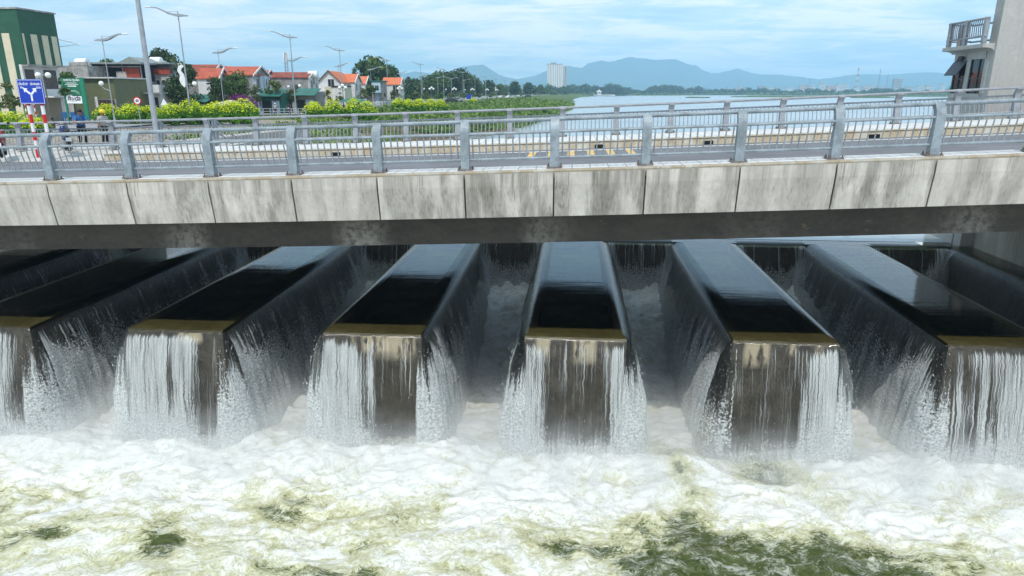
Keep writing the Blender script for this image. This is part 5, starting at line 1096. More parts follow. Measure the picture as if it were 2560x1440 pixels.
# ------------------------------------------------------------------ the far town
def strip_wall(name, wall, dark, sx, sz, wx=.45, wz=.5):
    N = NT(name); v = N.co('Object'); sp = N.n('SeparateXYZ', None, Vector=v); fx = N.math('FRACT', N.math('MULTIPLY', N.math('ADD', sp.outputs[0], sp.outputs[1]), sx)); fz = N.math('FRACT', N.math('MULTIPLY', sp.outputs[2], sz))
    m = N.math('MULTIPLY', N.math('LESS_THAN', fx, wx), N.math('LESS_THAN', fz, wz)); return N.done(N.bsdf(N.mix(wall, dark, m), .6))
def towerblock():
    Y = 1560.; a = onY(1368, 222, Y); b = onY(1405, 222, Y); c = onY(1417, 222, Y); zt = onY(1390, 161, Y)[2]; r = thing('tower_block', (a[0], Y, ZL), 'tall white tower block alone at the river bend before the mountains', 'tower block'); h = zt - ZL; w = b[0] - a[0]; w2 = c[0] - a[0]
    part('wall', pm('tower_white', (.72, .72, .70), .7, 0, .05, .05), r, (0, w, 0, 16, 0, h), (w + .001, w2, 4, 18, 0, h - 2)); part('roof', M_conc2, r, (-.4, w + .2, -.5, 16, h, h + 1.2), (w * .25, w * .6, 4, 10, h + 1.2, h + 4))
    M_tw = strip_wall('tower_window_bands', (.60, .60, .60), (.14, .15, .17), .05, .30, 2, .62)
    for q in (.05, .17, .29, .40, .53, .66, .79, .90): part('window_strip', M_tw, r, (w * q, w * q + (1.5 if q in (.17, .66) else 1.0), -.35, -.02, 1, h - 1.5))
    for q in (.18, .52, .8): part('window_strip', M_tw if q != .52 else M_dk, r, (w + (w2 - w) * q, w + (w2 - w) * q + 2.0, 3.6, 3.98, 1, h - 4))
towerblock()
pal = {'white': pm('town_white', (.66, .66, .65), .8, 0, .06, .05), 'grey': pm('town_grey', (.36, .37, .38), .8, 0, .1, .05), 'peach': pm('town_peach', (.62, .40, .31), .8, 0, .08, .05), 'pink': pm('town_pink', (.62, .50, .47), .8, 0, .08, .05), 'cream': pm('town_cream', (.60, .56, .46), .8, 0, .08, .05)}
M_tdark = pm('town_window', (.12, .13, .15), .5)
for x0, x1, y0, y1, cl, lb in [(1639, 1651, 216, 224, 'white', 'small white block beside the peach block on the far bank'), (1653, 1677, 217, 227, 'peach', 'peach stepped block on the far bank below the main peak'), (1683, 1692, 222, 228, 'white', 'tiny white house right of the peach stepped block'), (1616, 1625, 222, 228, 'pink', 'tiny pink house left of the far white block'), (1819, 1829, 219, 225, 'white', 'tiny white block at the left end of the town'), (1840, 1857, 217, 226, 'pink', 'pink low house under the first thin town mast'), (1858, 1876, 219, 227, 'cream', 'cream low house next to the pink one in the town'), (1897, 1915, 214, 223, 'grey', 'grey flat block left of the low white hall in the town'), (1917, 1933, 216, 223, 'white', 'low white hall right of the grey flat block'), (1940, 1952, 218, 224, 'cream', 'small cream block in the gap of the town trees'), (1968, 1982, 216, 223, 'white', 'white block left of the pink terrace in the town'), (2001, 2018, 211, 221, 'pink', 'pinkish terrace block left of the white apartment house'), (2019, 2040, 213, 223, 'white', 'wide white block beside the pinkish terrace'), (2050, 2064, 205, 218, 'white', 'white apartment house highest in the middle of the town'),
    (2069, 2094, 214, 225, 'peach', 'broad peach roofed block right of the white apartment house'), (2094, 2124, 209, 219, 'white', 'long white school block behind the broad peach one'), (2136, 2149, 217, 226, 'white', 'white house at the foot of the red and white mast'), (2159, 2172, 214, 222, 'pink', 'pink block right of the red and white mast'), (2173, 2188, 213, 221, 'white', 'white block left of the two grey pylons'), (2196, 2216, 217, 222, 'cream', 'cream row house between the two grey pylons'), (2235, 2257, 196, 217, 'grey', 'grey high rise with banded balconies in the town'), (2268, 2284, 216, 222, 'cream', 'low cream block right of the grey high rise'), (2296, 2315, 214, 219, 'white', 'low white block between high rise and tower'), (2318, 2338, 213, 219, 'white', 'long low white block left of the last white tower house'), (2355, 2364, 207, 216, 'white', 'slim white house close to the control tower')]:
    Y = 2000. + (x0 * 7 % 300); a = onY(x0, y1, Y); b = onY(x1, y1, Y); h = onY(x0, y0 + 1.5, Y)[2] - (ZL); w = (b[0] - a[0]) * .9; r = thing('town_building', (a[0], Y, ZL), lb, 'building', 'buildings of the far town')
    part('wall', pal[cl], r, (0, w, 0, 14, 0, h)); part('roof', pal['peach' if cl in ('peach', 'pink') else 'grey'], r, (-.3, w * .55, -.4, 14.2, h, h + 1.3))
    nf = max(1, int((h - 12) / 5)) if h > 16 else 1
    mb = MB()
    for f_ in range(nf + 1): lbox(mb, w * .06, w * .94, -.22, -.03, h - 3.0 - f_ * 4.2, h - 1.4 - f_ * 4.2)
    mb.obj('window_band', M_tdark, r, local=True)
M_red = pm('signal_red', (.55, .03, .025), .5, 0, .06)
for px, top, Y, w0, lb, rw in [(2148, 163, 1900, 4.2, 'tall red and white lattice mast in the far town', 1), (2202, 172, 2100, 4.0, 'taller of the two grey pylons left of the grey high rise', 0), (2221, 184, 2150, 3.2, 'shorter grey pylon just left of the grey high rise', 0), (1846, 205, 1900, 1.6, 'thin mast over the pink low house', 0), (2025, 197, 1900, 1.4, 'thin mast over the wide white block', 0), (1470, 206, 1500, 1.6, 'thin pylon right of the white tower block', 0), (1544, 212, 1500, 1.4, 'thin pylon below the main peak', 0), (1653, 208, 1700, 1.2, 'thin mast rising at the peach stepped block', 0)]:
    c = onY(px, top, Y); r = thing('radio_mast', (c[0], Y, ZL), lb, 'mast', 'masts of the far town'); lattice(r, c[2] - ZL, w0, .35, pm('faded_red', (.42, .13, .11), .6, 0, .06) if rw else M_galv, 10 if w0 > 3 else 8, .30 if w0 > 3 else .25, M_lampw if rw else None)
c = onY(1498, 236, 1075); r = thing('pagoda', (c[0], 1075, ZL), 'small white riverside pavilion on the far bank', 'pavilion'); part('wall', pal['white'], r, (-3, 3, 0, 5, 0, 6)); mb = MB(); mb.lathe([(5.2, 6), (1, 8.2), (.1, 9.5)], (0, 2.5, 0), 4); mb.obj('roof', pal['cream'], r, local=True); part('fence_wall', pal['white'], r, (-9, 24, -1, -.6, 0, 1.8))
# white fence of the promenade
def prom_fence():
    P = [(x + 3.9, y) for x, y in NL[3:9]]; r = thing('promenade_fence', (P[0][0], P[0][1], ZG), 'low white fence along the promenade behind the weeds', 'fence'); mb = MB(); mr = MB(); n = 0
    for (x0, y0), (x1, y1) in zip(P[:-1], P[1:]):
        m = max(2, int(math.hypot(x1 - x0, y1 - y0) / 2.5))
        for q in range(m):
            if n >= 95: break
            x, y = x0 + (x1 - x0) * q / m, y0 + (y1 - y0) * q / m; pb = MB(); pb.box((x, y, ZG + .5), (.16, .16, 1.1)); pb.obj('post', M_lampw, r); n += 1
        for h in (.35, .65, .95): mr.tube([(x0, y0, ZG + h), (x1, y1, ZG + h)], .05, 5)
    mr.obj('rail', M_lampw, r)
    P = [onz(642, 291, ZG), onz(765, 291, ZG)]; r = thing('promenade_fence', P[0], 'low pale metal fence in front of the passing motorbikes', 'fence')
    for q in range(8): x = P[0] + (P[1] - P[0]) * q / 7; pb = MB(); pb.box(x + [0, 0, .5], (.10, .10, 1.1)); pb.obj('post', M_galv, r)
    mr = MB()
    for h in (.3, .65, 1.0): mr.tube([P[0] + [0, 0, h], P[1] + [0, 0, h]], .045, 6)
    mr.obj('rail', M_galv, r)
prom_fence()

# ------------------------------------------------------------------ signs
M_signblue = pm('sign_blue', (.006, .045, .42), .4, 0, .05); M_signwhite = pm('sign_white', (.80, .81, .82), .45, 0, .03); M_signgreen = pm('sign_green', (.010, .14, .075), .45, 0, .06); M_signred = pm('sign_red', (.62, .02, .025), .4, 0, .05); M_ink = pm('sign_ink', (.01, .012, .05), .5, 0, .02)
def text(s, x, z, size, mat, parent, y=-.03, sx=1.0, sh=0.0, bold=.0):
    cu = bpy.data.curves.new('lettering', 'FONT'); cu.body = s; cu.size = size; cu.align_x = 'CENTER'; cu.align_y = 'CENTER'; cu.extrude = .003; cu.shear = sh; cu.offset = bold; cu.resolution_u = 6
    tmp = bpy.data.objects.new('lettering', cu); C.objects.link(tmp); bpy.context.view_layer.update()
    me = bpy.data.meshes.new_from_object(tmp.evaluated_get(bpy.context.evaluated_depsgraph_get())); bpy.data.objects.remove(tmp); me.materials.clear()
    o = bpy.data.objects.new('lettering', me); C.objects.link(o); o.parent = parent; cu = me; o.location = (x, y, z); o.rotation_euler = (R(90), 0, 0); o.scale = (sx, 1, 1); cu.materials.append(mat); return o
def striped_post(r, x, h, rad, n, y=0., z0=0.):
    ps = MB(); pr = MB(); L = h / n
    for q in range(n): (pr if q % 2 == 0 else ps).tube([(x, y, z0 + h - q * L), (x, y, z0 + h - (q + 1) * L)], rad, 14)
    o = ps.obj('post', M_signwhite, r, smooth=True, local=True, angle=40); pr.obj('red_band', M_signred, o, smooth=True, local=True, angle=40)
def blue_sign():
    b1 = onz(83, 391, zd(-17) - .03); Y = b1[1]; tl = onY(37, 198, Y); br_ = onY(114, 260, Y); w = br_[0] - tl[0] + .02; h = tl[2] - br_[2]; x0 = (onY(37, 198, Y)[0] + onY(120, 258, Y)[0] + onY(108, 196, Y)[0] + onY(47, 262, Y)[0]) / 4
    r = thing('road_sign', (x0, Y, b1[2] - .05), 'blue road sign with a white forked arrow on two red and white posts', 'road sign', None, R(-4)); H_ = tl[2] - b1[2] + .05; zc = H_ - h / 2
    for x in (-w * .27, w * .27): striped_post(r, x, H_ - h + .25, .062, 7, .08)
    pn = part('panel', M_signblue, r, (-w / 2, w / 2, -.02, .01, H_ - h, H_), bevel=.004)
    e = .018; part('border', M_signwhite, pn, (-w / 2 + e, w / 2 - e, -.0235, -.0205, H_ - e * 1.8, H_ - e), (-w / 2 + e, w / 2 - e, -.0235, -.0205, H_ - h + e, H_ - h + e * 1.8), (-w / 2 + e, -w / 2 + e * 1.8, -.0232, -.0205, H_ - h + e, H_ - e), (w / 2 - e * 1.8, w / 2 - e, -.0232, -.0205, H_ - h + e, H_ - e))
    mb = MB(); t = .035
    def bar(a, b, w_): a = np.array(a); b = np.array(b); d = (b - a) / np.linalg.norm(b - a); n_ = np.array([-d[1], d[0]]) * w_; q = [a - n_, a + n_, b + n_, b - n_]; q = q if True else q; mb.prism(np.array([(p[0], -.0245, p[1]) for p in q]), np.array([(p[0], -.0212, p[1]) for p in q]))
    z0 = H_ - h; m = np.array([0.0, z0 + h * .38])
    bar((0, z0 + h * .12), (0, z0 + h * .40), t * .95); bar((0, z0 + h * .385), (-w * .20, z0 + h * .56), t); bar((0, z0 + h * .3855), (w * .16, z0 + h * .56), t)
    for s_ in (-1, 1):
        c = np.array([(-w * .18) if s_ < 0 else w * .14, z0 + h * .545]); d = np.array([s_ * .72, .69]) * .13; n_ = np.array([-d[1], d[0]]) * .75; q = [c + d, c + n_, c - n_]; mb.prism(np.array([(p[0], -.0248, p[1]) for p in q]), np.array([(p[0], -.021, p[1]) for p in q]))
    mb.obj('arrow', M_signwhite, pn, local=True)
    for s_, x, z in (('CẦU CỔ LŨY', -.24, .80), ('9 Km', -.32, .66), ('CẦU TRÀ KHÚC 1', .235, .80), ('3.5 Km', .34, .66)): text(s_, x * w, z0 + h * z, .096, M_signwhite, pn, -.025, .50 if len(s_) > 11 else .60, 0, .003)
blue_sign()
def bill():
    Y = 75.; tl = onY(158, 195, Y); tr = onY(199, 194, Y); bl = onY(167, 260, Y); x0 = (tl[0] + bl[0] + tr[0] + onY(207, 258, Y)[0]) / 4; w = tr[0] - tl[0]; zt = tl[2] - ZG; h = tl[2] - bl[2]
    r = thing('billboard', (x0, Y, ZG), 'tall green billboard with a white drink advert on two green posts', 'billboard'); z0 = zt - h
    M_gp = pm('green_post', (.012, .20, .11), .5, 0, .05); part('post', M_gp, r, (-w / 2 - .16, -w / 2 - .01, -.1, .1, -.2, zt)); part('post', M_gp, r, (w / 2 + .01, w / 2 + .42, -.1, .1, -.2, zt + .05))
    pn = part('panel', M_signgreen, r, (-w / 2, w / 2, -.05, .05, z0, zt)); part('white_field', M_signwhite, pn, (-w / 2 + .05, w / 2 - .05, -.062, -.051, z0 + .06, z0 + h * .30))
    mb = MB(); u = np.linspace(0, 1, 25); q = [(-w / 2 + .05 + (w - .1) * k, -.060, z0 + h * .30 + .16 * math.sin(k * 6.2)) for k in u] + [(w / 2 - .05, -.060, z0 + h * .27), (-w / 2 + .05, -.060, z0 + h * .27)]; q = np.array(q); mb.prism(q, q + [0, .008, 0]); mb.obj('white_wave', M_signwhite, pn, local=True)
    mb = MB(); th = np.linspace(0, math.pi, 41); 
    for sc_ in (1.0, .78):
        pts = [(w * .36 * sc_ * math.cos(a) * (1 + .06 * abs(math.sin(4 * a))), -.066, z0 + h * .36 + h * .155 * sc_ * (math.sin(a) ** .8) * (1 + .08 * abs(math.sin(4 * a)))) for a in th]; mb.tube(pts, .022, 5)
    mb.obj('crest_emblem', pm('emblem_mint', (.45, .68, .55), .5), pn, local=True)
    text('huda', 0, z0 + h * .225, w * .40, M_ink, pn, -.068, 1.0, .25, .012); mb = MB(); mb.tube([(-w * .28, -.066, z0 + h * .13), (-w * .1, -.066, z0 + h * .10), (w * .12, -.066, z0 + h * .125), (w * .33, -.066, z0 + h * .14)], .014, 5); mb.obj('flourish', M_ink, pn, local=True)
    text('CHIM RI QUÁN', 0, z0 + h * .915, w * .165, M_signwhite, pn, -.055, .88, 0, .006); 
    for z, ln_ in ((.81, .62), (.755, .8)): part('small_print', M_signwhite, pn, *[(-w * ln_ / 2 + w * ln_ * q / 9, -w * ln_ / 2 + w * ln_ * (q + .78) / 9, -.056, -.0505, z0 + h * (z - .012), z0 + h * (z + .012)) for q in range(9)])
    mb = MB(); mb.prism(np.array([(-w * .26, -.058, z0 + h * .672), (w * .16, -.058, z0 + h * .672), (w * .16, -.058, z0 + h * .655), (w * .28, -.058, z0 + h * .69), (w * .16, -.058, z0 + h * .725), (w * .16, -.058, z0 + h * .708), (-w * .26, -.058, z0 + h * .708)]), np.array([(-w * .26, -.051, z0 + h * .672), (w * .16, -.051, z0 + h * .672), (w * .16, -.051, z0 + h * .655), (w * .28, -.051, z0 + h * .69), (w * .16, -.051, z0 + h * .725), (w * .16, -.051, z0 + h * .708), (-w * .26, -.051, z0 + h * .708)])); mb.obj('arrow', M_signwhite, pn, local=True)
bill()
def disc_sign():
    Y = 66.; c = onY(343, 252, Y); r = thing('speed_sign', (c[0], Y, ZG), 'round red rimmed 60 speed limit sign above the near shrubs', 'road sign'); zc = c[2] - ZG; mb = MB(); mb.tube([(0, .04, -.2), (0, .04, zc + .2)], .04, 8); mb.obj('pole', M_galv, r, local=True)
    def disc(n, rad, y0, y1, mat, par): mb = MB(); mb.tube([(0, y0, zc), (0, y1, zc)], rad, 28); return mb.obj(n, mat, par, local=True)
    d = disc('panel', .36, -.02, .01, M_signred, r); disc('white_field', .27, -.024, -.0205, M_signwhite, d); text('60', 0, zc, .34, M_ink, d, -.027, .85, 0, .012)
    Y = 80.; c = onY(410, 256, Y); r = thing('triangle_sign', (c[0], Y, ZG), 'white backed triangular sign above the shrubs by the tall pole', 'road sign'); zc = c[2] - ZG; q = np.array([(-.42, -.02, zc - .32), (.42, -.02, zc - .32), (0, -.02, zc + .42)]); mb = MB(); mb.prism(q, q + [0, .04, 0]); mb.obj('panel', M_signwhite, r, local=True); striped_post(r, 0, zc, .05, 6, .06)
disc_sign()
r = thing('marker_post', tuple(onz(72, 312, ZG)), 'pair of thin red and white striped posts behind the blue sign', 'marker post'); striped_post(r, 0, 2.6, .05, 8); striped_post(r, .9, 2.6, .05, 8)
c = onY(1172, 243, 190); r = thing('info_sign', (c[0], 190, ZG), 'small blue board by the white promenade fence', 'sign'); part('panel', M_signblue, r, (-.6, .6, -.03, .03, c[2] - ZG - .5, c[2] - ZG + .7)); part('post', M_galv, r, (-.05, .05, .031, .09, -.1, c[2] - ZG + .5))

# ------------------------------------------------------------------ people
def skin(name, V, E, rad, mat, parent=None, sub=1):
    me = bpy.data.meshes.new(name); me.from_pydata([tuple(map(float, v)) for v in V], E, []); me.materials.append(mat); o = bpy.data.objects.new(name, me); C.objects.link(o); o.parent = parent
    m = o.modifiers.new('skin', 'SKIN'); m.use_smooth_shade = True
    for i, r_ in enumerate(rad): me.skin_vertices[0].data[i].radius = (r_, r_) if not hasattr(r_, '__len__') else r_
    me.skin_vertices[0].data[0].use_root = True
    s_ = o.modifiers.new('sub', 'SUBSURF'); s_.levels = sub; s_.render_levels = sub; return o
M_skin = pm('skin', (.26, .145, .09), .55, 0, .08, 6); M_hair = pm('black_hair', (.012, .010, .010), .5, 0, .1)
def person(loc, rz, label, shirt, trousers, pose, hat=None, sc_=1.0):
    r = thing('person', loc, label, 'person', None, rz); r.scale = (sc_,) * 3; J = pose
    V = []; idx = {}; rad = []
    def v(n, p, q): idx[n] = len(V); V.append(p); rad.append(q)
    v('pel', J['pel'], (.15, .11)); v('ch', J['ch'], (.17, .11)); v('nk', J['nk'], .055); v('hd0', J['hd'] - np.array([0, 0, .06]), .075); v('hd', J['hd'] + np.array([0, 0, .03]), .088); v('hd1', J['hd'] + np.array([0, 0, .09]), .07)
    E = [(0, 1), (1, 2), (2, 3), (3, 4), (4, 5)]
    for s_ in ('l', 'r'):
        v('sh' + s_, J['sh' + s_], .06); v('el' + s_, J['el' + s_], .042); v('wr' + s_, J['wr' + s_], .03); E += [(idx['ch'], idx['sh' + s_]), (idx['sh' + s_], idx['el' + s_]), (idx['el' + s_], idx['wr' + s_])]
        d = J['wr' + s_] - J['el' + s_]; d = d / np.linalg.norm(d); side = np.cross(d, [0, 0, 1.]); side /= np.linalg.norm(side) + 1e-6
        v('pa' + s_, J['wr' + s_] + d * .06, .026); E.append((idx['wr' + s_], idx['pa' + s_]))
        for f_ in range(4): n0 = f's{s_}{f_}'; v(n0, J['wr' + s_] + d * (.13 - .008 * abs(f_ - 1.3)) + side * (.024 * (f_ - 1.5)) - np.array([0, 0, .012]), .009); E.append((idx['pa' + s_], idx[n0])); v(n0 + 'b', V[idx[n0]] + d * .03 - np.array([0, 0, .02]), .008); E.append((idx[n0], idx[n0 + 'b']))
        v('th' + s_, J['wr' + s_] + d * .05 + side * (.05 if s_ == 'l' else -.05), .010); E.append((idx['pa' + s_], idx['th' + s_]))
        v('hp' + s_, J['hp' + s_], .085); v('kn' + s_, J['kn' + s_], .058); v('an' + s_, J['an' + s_], .042); v('to' + s_, J['an' + s_] + np.array([0, -.16, -.045]), .034); E += [(0, idx['hp' + s_]), (idx['hp' + s_], idx['kn' + s_]), (idx['kn' + s_], idx['an' + s_]), (idx['an' + s_], idx['to' + s_])]
    b = skin('body', V, E, rad, M_skin, r)
    # clothes: shells over the same joints
    def shell(name, ks, es, rr, mat): return skin(name, [V[idx[k_]] if k_ in idx else k_ for k_ in ks], es, rr, mat, r)
    mid = (J['shl'] + J['ell'] * 1.2) / 2.2
    ks = ['pel', 'ch', 'nk', 'shl', 'ell', 'shr', 'elr']; Vs = [J['pel'] + [0, 0, -.04], J['ch'], J['nk'] - [0, 0, .03], J['shl'], J['shl'] * .35 + J['ell'] * .65, J['shr'], J['shr'] * .35 + J['elr'] * .65]
    skin('shirt', Vs, [(0, 1), (1, 2), (1, 3), (3, 4), (1, 5), (5, 6)], [(.185, .14), (.205, .145), .075, .085, .068, .085, .068], shirt, r)
    skin('trousers', [J['pel'], J['hpl'], J['knl'], J['anl'] + [0, 0, .04], J['hpr'], J['knr'], J['anr'] + [0, 0, .04]], [(0, 1), (1, 2), (2, 3), (0, 4), (4, 5), (5, 6)], [(.165, .13), .105, .082, .066, .105, .082, .066], trousers, r)
    for s_ in ('l', 'r'): skin('shoe', [J['an' + s_] + [0, .04, -.045], J['an' + s_] + [0, -.05, -.05], J['an' + s_] + [0, -.17, -.055]], [(0, 1), (1, 2)], [.05, .05, .04], M_dk, r)
    f = J.get('face', np.array([0, -1., -.15])); f = f / np.linalg.norm(f); sd_ = np.cross(f, [0, 0, 1.]); sd_ /= np.linalg.norm(sd_); hd = J['hd'] + np.array([0, 0, .03])
    mb = MB(); mb.ball(hd + f * .105 - [0, 0, .02], .018, 8, 6, (1, 1, 1.3)); mb.obj('nose', M_skin, r, smooth=True, local=True)
    for s_ in (-1, 1): mb = MB(); mb.ball(hd + f * .088 + sd_ * s_ * .033 + [0, 0, .01], .012, 8, 6); mb.obj('eye', M_dk, r, smooth=True, local=True); mb = MB(); mb.ball(hd + sd_ * s_ * .095, .024, 8, 6, (.5, .9, 1.2)); mb.obj('ear', M_skin, r, smooth=True, local=True)
    mb = MB(); mb.ball(hd + f * .092 - [0, 0, .055], .02, 8, 5, (1.2, .6, .35)); mb.obj('mouth', pm('lips', (.18, .06, .05), .5), r, smooth=True, local=True)
    mb = MB()
    if hat is None: mb.ball(hd - f * .022 + [0, 0, .045], .112, 14, 9, (1, 1, .92)); mb.obj('hair', M_hair, r, smooth=True, local=True)
    else:
        mb.ball(hd + [0, 0, .055] - f * .01, .135, 16, 10, (1, 1, .85)); mb.ball(hd + f * .12 + [0, 0, .05], .07, 10, 5, (1.2, 1.2, .2)); hm = mb.obj('helmet', hat, r, smooth=True, local=True)
        mb = MB(); mb.tube([hd + sd_ * .128 + [0, 0, .045] - f * .03, hd - f * .14 + [0, 0, .03], hd - sd_ * .128 + [0, 0, .045] - f * .03], .02, 6); mb.obj('helmet_band', M_dk, hm, local=True)
    return r
def std(lean=0., face=(0, -1, -.2), arms=None, z=0.0):
    A = lambda *p: np.array(p, float); y = -lean
    J = dict(pel=A(0, 0, .93), ch=A(0, y * .7, 1.30), nk=A(0, y, 1.47), hd=A(0, y * 1.25 - .02, 1.56), shl=A(.19, y * .8, 1.38), shr=A(-.19, y * .8, 1.38), ell=A(.27, y * .8 + .02, 1.10), elr=A(-.27, y * .8 + .02, 1.10), wrl=A(.25, y - .1, .86), wrr=A(-.25, y - .1, .86), hpl=A(.09, 0, .88), hpr=A(-.09, 0, .88), knl=A(.11, -.02, .48), knr=A(-.11, -.03, .48), anl=A(.12, .02, .09), anr=A(-.12, .03, .09), face=A(*face))
    if arms: J.update({k_: A(*p) for k_, p in arms.items()})
    return J
M_shirt = pm('blue_polo', (.02, .13, .36), .8, 0, .12, 6); M_trous = pm('dark_trousers', (.018, .018, .022), .85, 0, .2, 5); M_yel = pm('yellow_helmet', (.72, .55, .03), .3, 0, .05); M_gshirt = pm('grey_shirt', (.38, .36, .36), .85, 0, .12, 6)
c = onY(212, 372, 28.3); zf = zd(-13) - .03
person((c[0], 28.3, zf), R(40), 'man in a blue polo shirt leaning on the far railing, looking down at his hands', M_shirt, M_trous, std(.22, (0, -1, -.75), dict(ell=(.27, -.38, 1.12), elr=(-.27, -.38, 1.12), wrl=(.06, -.52, 1.10), wrr=(-.05, -.54, 1.12))), None, .86)
c = onY(267, 372, 28.5)
person((c[0], 28.5, zf), R(65), 'person in a yellow helmet and grey shirt standing behind the far railing', M_gshirt, M_trous, std(.06, (.1, -1, -.2)), M_yel, .84)
# ------------------------------------------------------------------ motorbikes
M_tyre = pm('tyre_rubber', (.015, .015, .015), .9, 0, .1); M_chrome = pm('bare_metal', (.5, .5, .5), .25, .8, .1); M_bkred = pm('dark_red_paint', (.20, .015, .015), .3, 0, .1); M_bkblue = pm('dark_blue_paint', (.015, .03, .14), .3, 0, .1); M_seat = pm('black_seat', (.015, .014, .014), .6, 0, .1)
def motorbike(loc, rz, paint, label, rider=None):
    r = thing('motorbike', loc, label, 'motorbike', 'motorbikes near the bridge', rz)
    for x in (-.60, .62):
        mb = MB(); a = np.linspace(0, 2 * math.pi, 25); mb.tube([(x + .245 * math.cos(t), 0, .29 + .245 * math.sin(t)) for t in a], .045, 8, False); w = mb.obj('wheel', M_tyre, r, smooth=True, local=True)
        mb = MB(); mb.tube([(x + .205 * math.cos(t), 0, .29 + .205 * math.sin(t)) for t in a], .014, 6, False)
        for q in range(5): mb.tube([(x, 0, .29), (x + .2 * math.cos(q * 1.257), 0, .29 + .2 * math.sin(q * 1.257))], .012, 4)
        mb.tube([(x, -.05, .29), (x, .05, .29)], .04, 8); mb.obj('rim', M_chrome, w, local=True)
    mb = MB(); mb.tube([(-.72, 0, .66), (-.45, 0, .66), (-.15, 0, .58), (.1, 0, .42), (.32, 0, .48), (.45, 0, .80), (.42, 0, .94)], [.07, .12, .12, .10, .10, .13, .08], 10, True, (1.0, .9)); mb.obj('body', paint, r, smooth=True, local=True)
    mb = MB(); mb.tube([(-.75, 0, .76), (-.5, 0, .80), (-.2, 0, .76), (.05, 0, .70)], [.09, .13, .13, .08], 10, True, (1, .5)); mb.obj('saddle', M_seat, r, smooth=True, local=True)
    mb = MB(); mb.tube([(.62, .07, .29), (.47, .06, .75)], .022, 6); mb.tube([(.62, -.07, .29), (.47, -.06, .75)], .022, 6); mb.obj('fork', M_chrome, r, local=True)
    mb = MB(); mb.tube([(.30, .34, 1.0), (.40, .2, 1.03), (.44, 0, .98), (.40, -.2, 1.03), (.30, -.34, 1.0)], .016, 6); mb.obj('handlebar', M_seat, r, local=True)
    for s_ in (-1, 1): mb = MB(); mb.tube([(.38, .24 * s_, 1.03), (.36, .28 * s_, 1.2)], .008, 4); mb.ball((.36, .30 * s_, 1.22), 1, 8, 6, (.02, .06, .045)); mb.obj('mirror', M_seat, r, local=True)
    mb = MB(); mb.ball((.50, 0, .90), .085, 10, 7, (.7, 1, 1)); mb.obj('headlight', M_lampw, r, smooth=True, local=True)
    mb = MB(); lbox(mb, -.90, -.87, -.09, .09, .42, .56); mb.obj('number_plate', M_signwhite, r, local=True)
    mb = MB(); lbox(mb, -.86, -.76, -.07, .07, .62, .72); mb.obj('tail_light', M_signred, r, local=True, bevel=.01)
    mb = MB(); mb.tube([(0, -.1, .30), (-.4, -.15, .32), (-.8, -.16, .42)], [.025, .04, .045], 8); mb.obj('exhaust', M_chrome, r, smooth=True, local=True)
    mb = MB(); lbox(mb, -.18, .18, -.13, .13, .22, .42); mb.obj('engine', M_galv, r, local=True, bevel=.03)
    mb = MB(); mb.tube([(-.05, .12, .25), (-.1, .3, .02)], .014, 5); mb.obj('kickstand', M_chrome, r, local=True)
    return r
p = W(*[ons(8, 388, -18.6)[0]][:0], 0, 0) if False else None
c = onz(10, 392, zd(-18) - .1); motorbike((c[0], c[1], c[2] + .0), R(120), M_bkred, 'dark red motorbike seen from behind at the left border, on the pale junction')
c = onz(146, 385, zd(-15) - .1); motorbike((c[0], c[1] + .6, c[2] + .06), R(128), M_bkblue, 'dark blue motorbike parked by the far railing next to the man in blue')
def seated(): 
    A = lambda *p: np.array(p, float); return dict(pel=A(0, 0, .88), ch=A(0, -.08, 1.22), nk=A(0, -.1, 1.38), hd=A(0, -.12, 1.47), shl=A(.19, -.08, 1.30), shr=A(-.19, -.08, 1.30), ell=A(.27, -.26, 1.10), elr=A(-.27, -.26, 1.10), wrl=A(.26, -.50, 1.06), wrr=A(-.26, -.50, 1.06), hpl=A(.09, -.02, .85), hpr=A(-.09, -.02, .85), knl=A(.17, -.38, .72), knr=A(-.17, -.38, .72), anl=A(.16, -.25, .32), anr=A(-.16, -.25, .32), face=A(0, -1, -.1))
for px, yb, hdg, pt, sh, hat, l1, l2 in [(690, 287, 15, M_bkblue, M_gshirt, M_lampw, 'motorbike ridden along the road left of the second tall lamp', 'rider in pale shirt and helmet on the road left of the second tall lamp'), (724, 286, 200, M_bkred, pm('dark_shirt', (.03, .03, .05), .8), M_dk, 'motorbike on the road beside the second tall lamp', 'rider in dark clothes beside the second tall lamp')]:
    c = onz(px, yb, ZG + .02); a = R(hdg + 75); motorbike((c[0], c[1], ZG + .02), a, pt, l1); person((c[0] - .12 * math.cos(a), c[1] - .12 * math.sin(a), ZG + .02), a + R(90), l2, sh, M_trous, seated(), hat)
# small stair railing by the man
r = thing('stair_railing', W(-14.2, 12, zd(-14)), 'grey steel railing sloping down beside the man in blue', 'railing'); mb = MB(); pb = MB()
for s in (-14.6, -12.2):
    for h in (1.02, .6): mb.tube([W(s, 11.2, zd(s) + h), W(s, 12.0, zd(s) + h), W(s, 14.6, zd(s) + h - 1.3)], .04, 8)
    for t, dz in ((12.0, 0), (14.3, -1.2)): pp = MB(); pp.box(W(s, t, zd(s) + dz + .5), (.16, .2, 1.1), -PHI); pp.obj('post', M_steel2, r, bevel=.02)
mb.obj('rail', M_steel2, r, smooth=True)
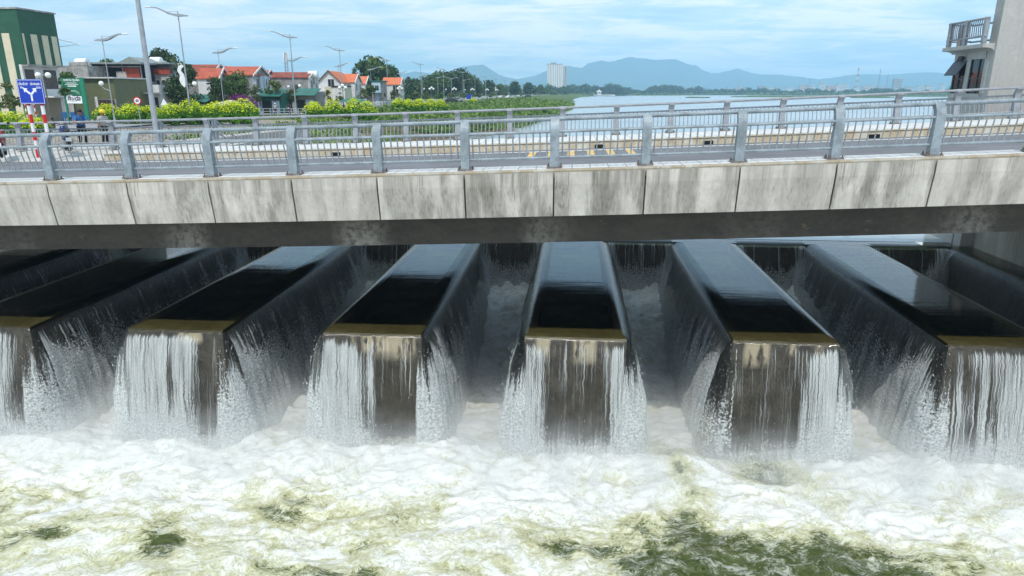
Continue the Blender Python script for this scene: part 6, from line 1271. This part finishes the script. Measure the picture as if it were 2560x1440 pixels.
# blue plastic chairs of the eatery, and an empty boat far out
M_plas = pm('blue_plastic', (.02, .11, .30), .4, 0, .06)
for i, px in enumerate((162, 182, 200, 92, 102)):
    c = onz(px, 305 if i < 3 else 302, ZG); r = thing('plastic_table_set', c, ['blue plastic chair under the billboard, left one', 'blue plastic chair between the billboard posts', 'blue plastic chair by the right billboard post', 'blue plastic chair between the striped marker posts', 'blue plastic chair just right of the striped marker posts'][i], 'chair', 'blue plastic chairs of the eatery'); r.name = 'plastic_chair'
    part('seat', M_plas, r, (-.35, .35, -.3, .3, .42, .47)); part('backrest', M_plas, r, (-.35, .35, .3, .35, .48, 1.05))
    for x in (-.3, .3):
        for y in (-.26, .28): part('leg', M_plas, r, (x - .03, x + .03, y - .03, y + .03, 0, .42))
# parked vehicles along the promenade
M_cars = [pm('car_white', (.62, .63, .64), .3, 0, .05), pm('car_silver', (.36, .38, .40), .3, .3, .05), pm('car_dark', (.03, .032, .04), .3, 0, .05), pm('car_red', (.30, .03, .03), .3, 0, .05)]
for i, (px, Y, mi, lb) in enumerate([(1128, 215, 2, 'dark car at the left end of the parked line behind the fence'), (1142, 228, 1, 'silver car second in the parked line'), (1258, 330, 0, 'white car before the tree pair'), (1275, 352, 0, 'farther white car right of the first white one'), (1320, 430, 2, 'dark car far along the promenade'), (1300, 395, 1, 'silver car far along the promenade')]):
    x = onY(px, 240, Y)[0]; r = thing('parked_car', (x, Y, ZG + .02), lb, 'car', 'cars parked along the promenade', R(12 + 9 * i)); L = 4.3
    pr = np.array([(-2.1, .35), (-2.15, .75), (-1.7, .92), (-1.2, 1.42), (.5, 1.45), (1.15, .98), (2.05, .80), (2.15, .4), (2.1, .28), (-2.0, .28)]); mb = MB(); mb.prism(np.array([(a, -.85, b) for a, b in pr]), np.array([(a, .85, b) for a, b in pr])); mb.obj('body', M_cars[mi], r, local=True, bevel=.06)
    q = np.array([(-1.5, .95), (-1.12, 1.36), (.42, 1.38), (.98, .99)]); mb = MB(); mb.prism(np.array([(a, -.862, b) for a, b in q]), np.array([(a, .862, b) for a, b in q])); mb.obj('window', M_glass, r, local=True)
    for x in (-1.3, 1.35):
        for y in (-.8, .8): mb = MB(); mb.tube([(x, y - .1, .32), (x, y + .1, .32)], .32, 14); mb.obj('wheel', M_tyre, r, local=True)

# ------------------------------------------------------------------ the air
def haze():
    N = NT('haze'); vol = N.n('VolumePrincipled', None, Color=(.45, .75, 1, 1), Density=HAZE, Anisotropy=-.3).outputs[0]; m = N.done(None, vol)
    mb = MB(); lbox(mb, -4500, 8500, -60, 8200, ZD - 4, 318); o = mb.obj('haze', m); struct(o, 'stuff')
HAZE = 2.3e-4
haze()
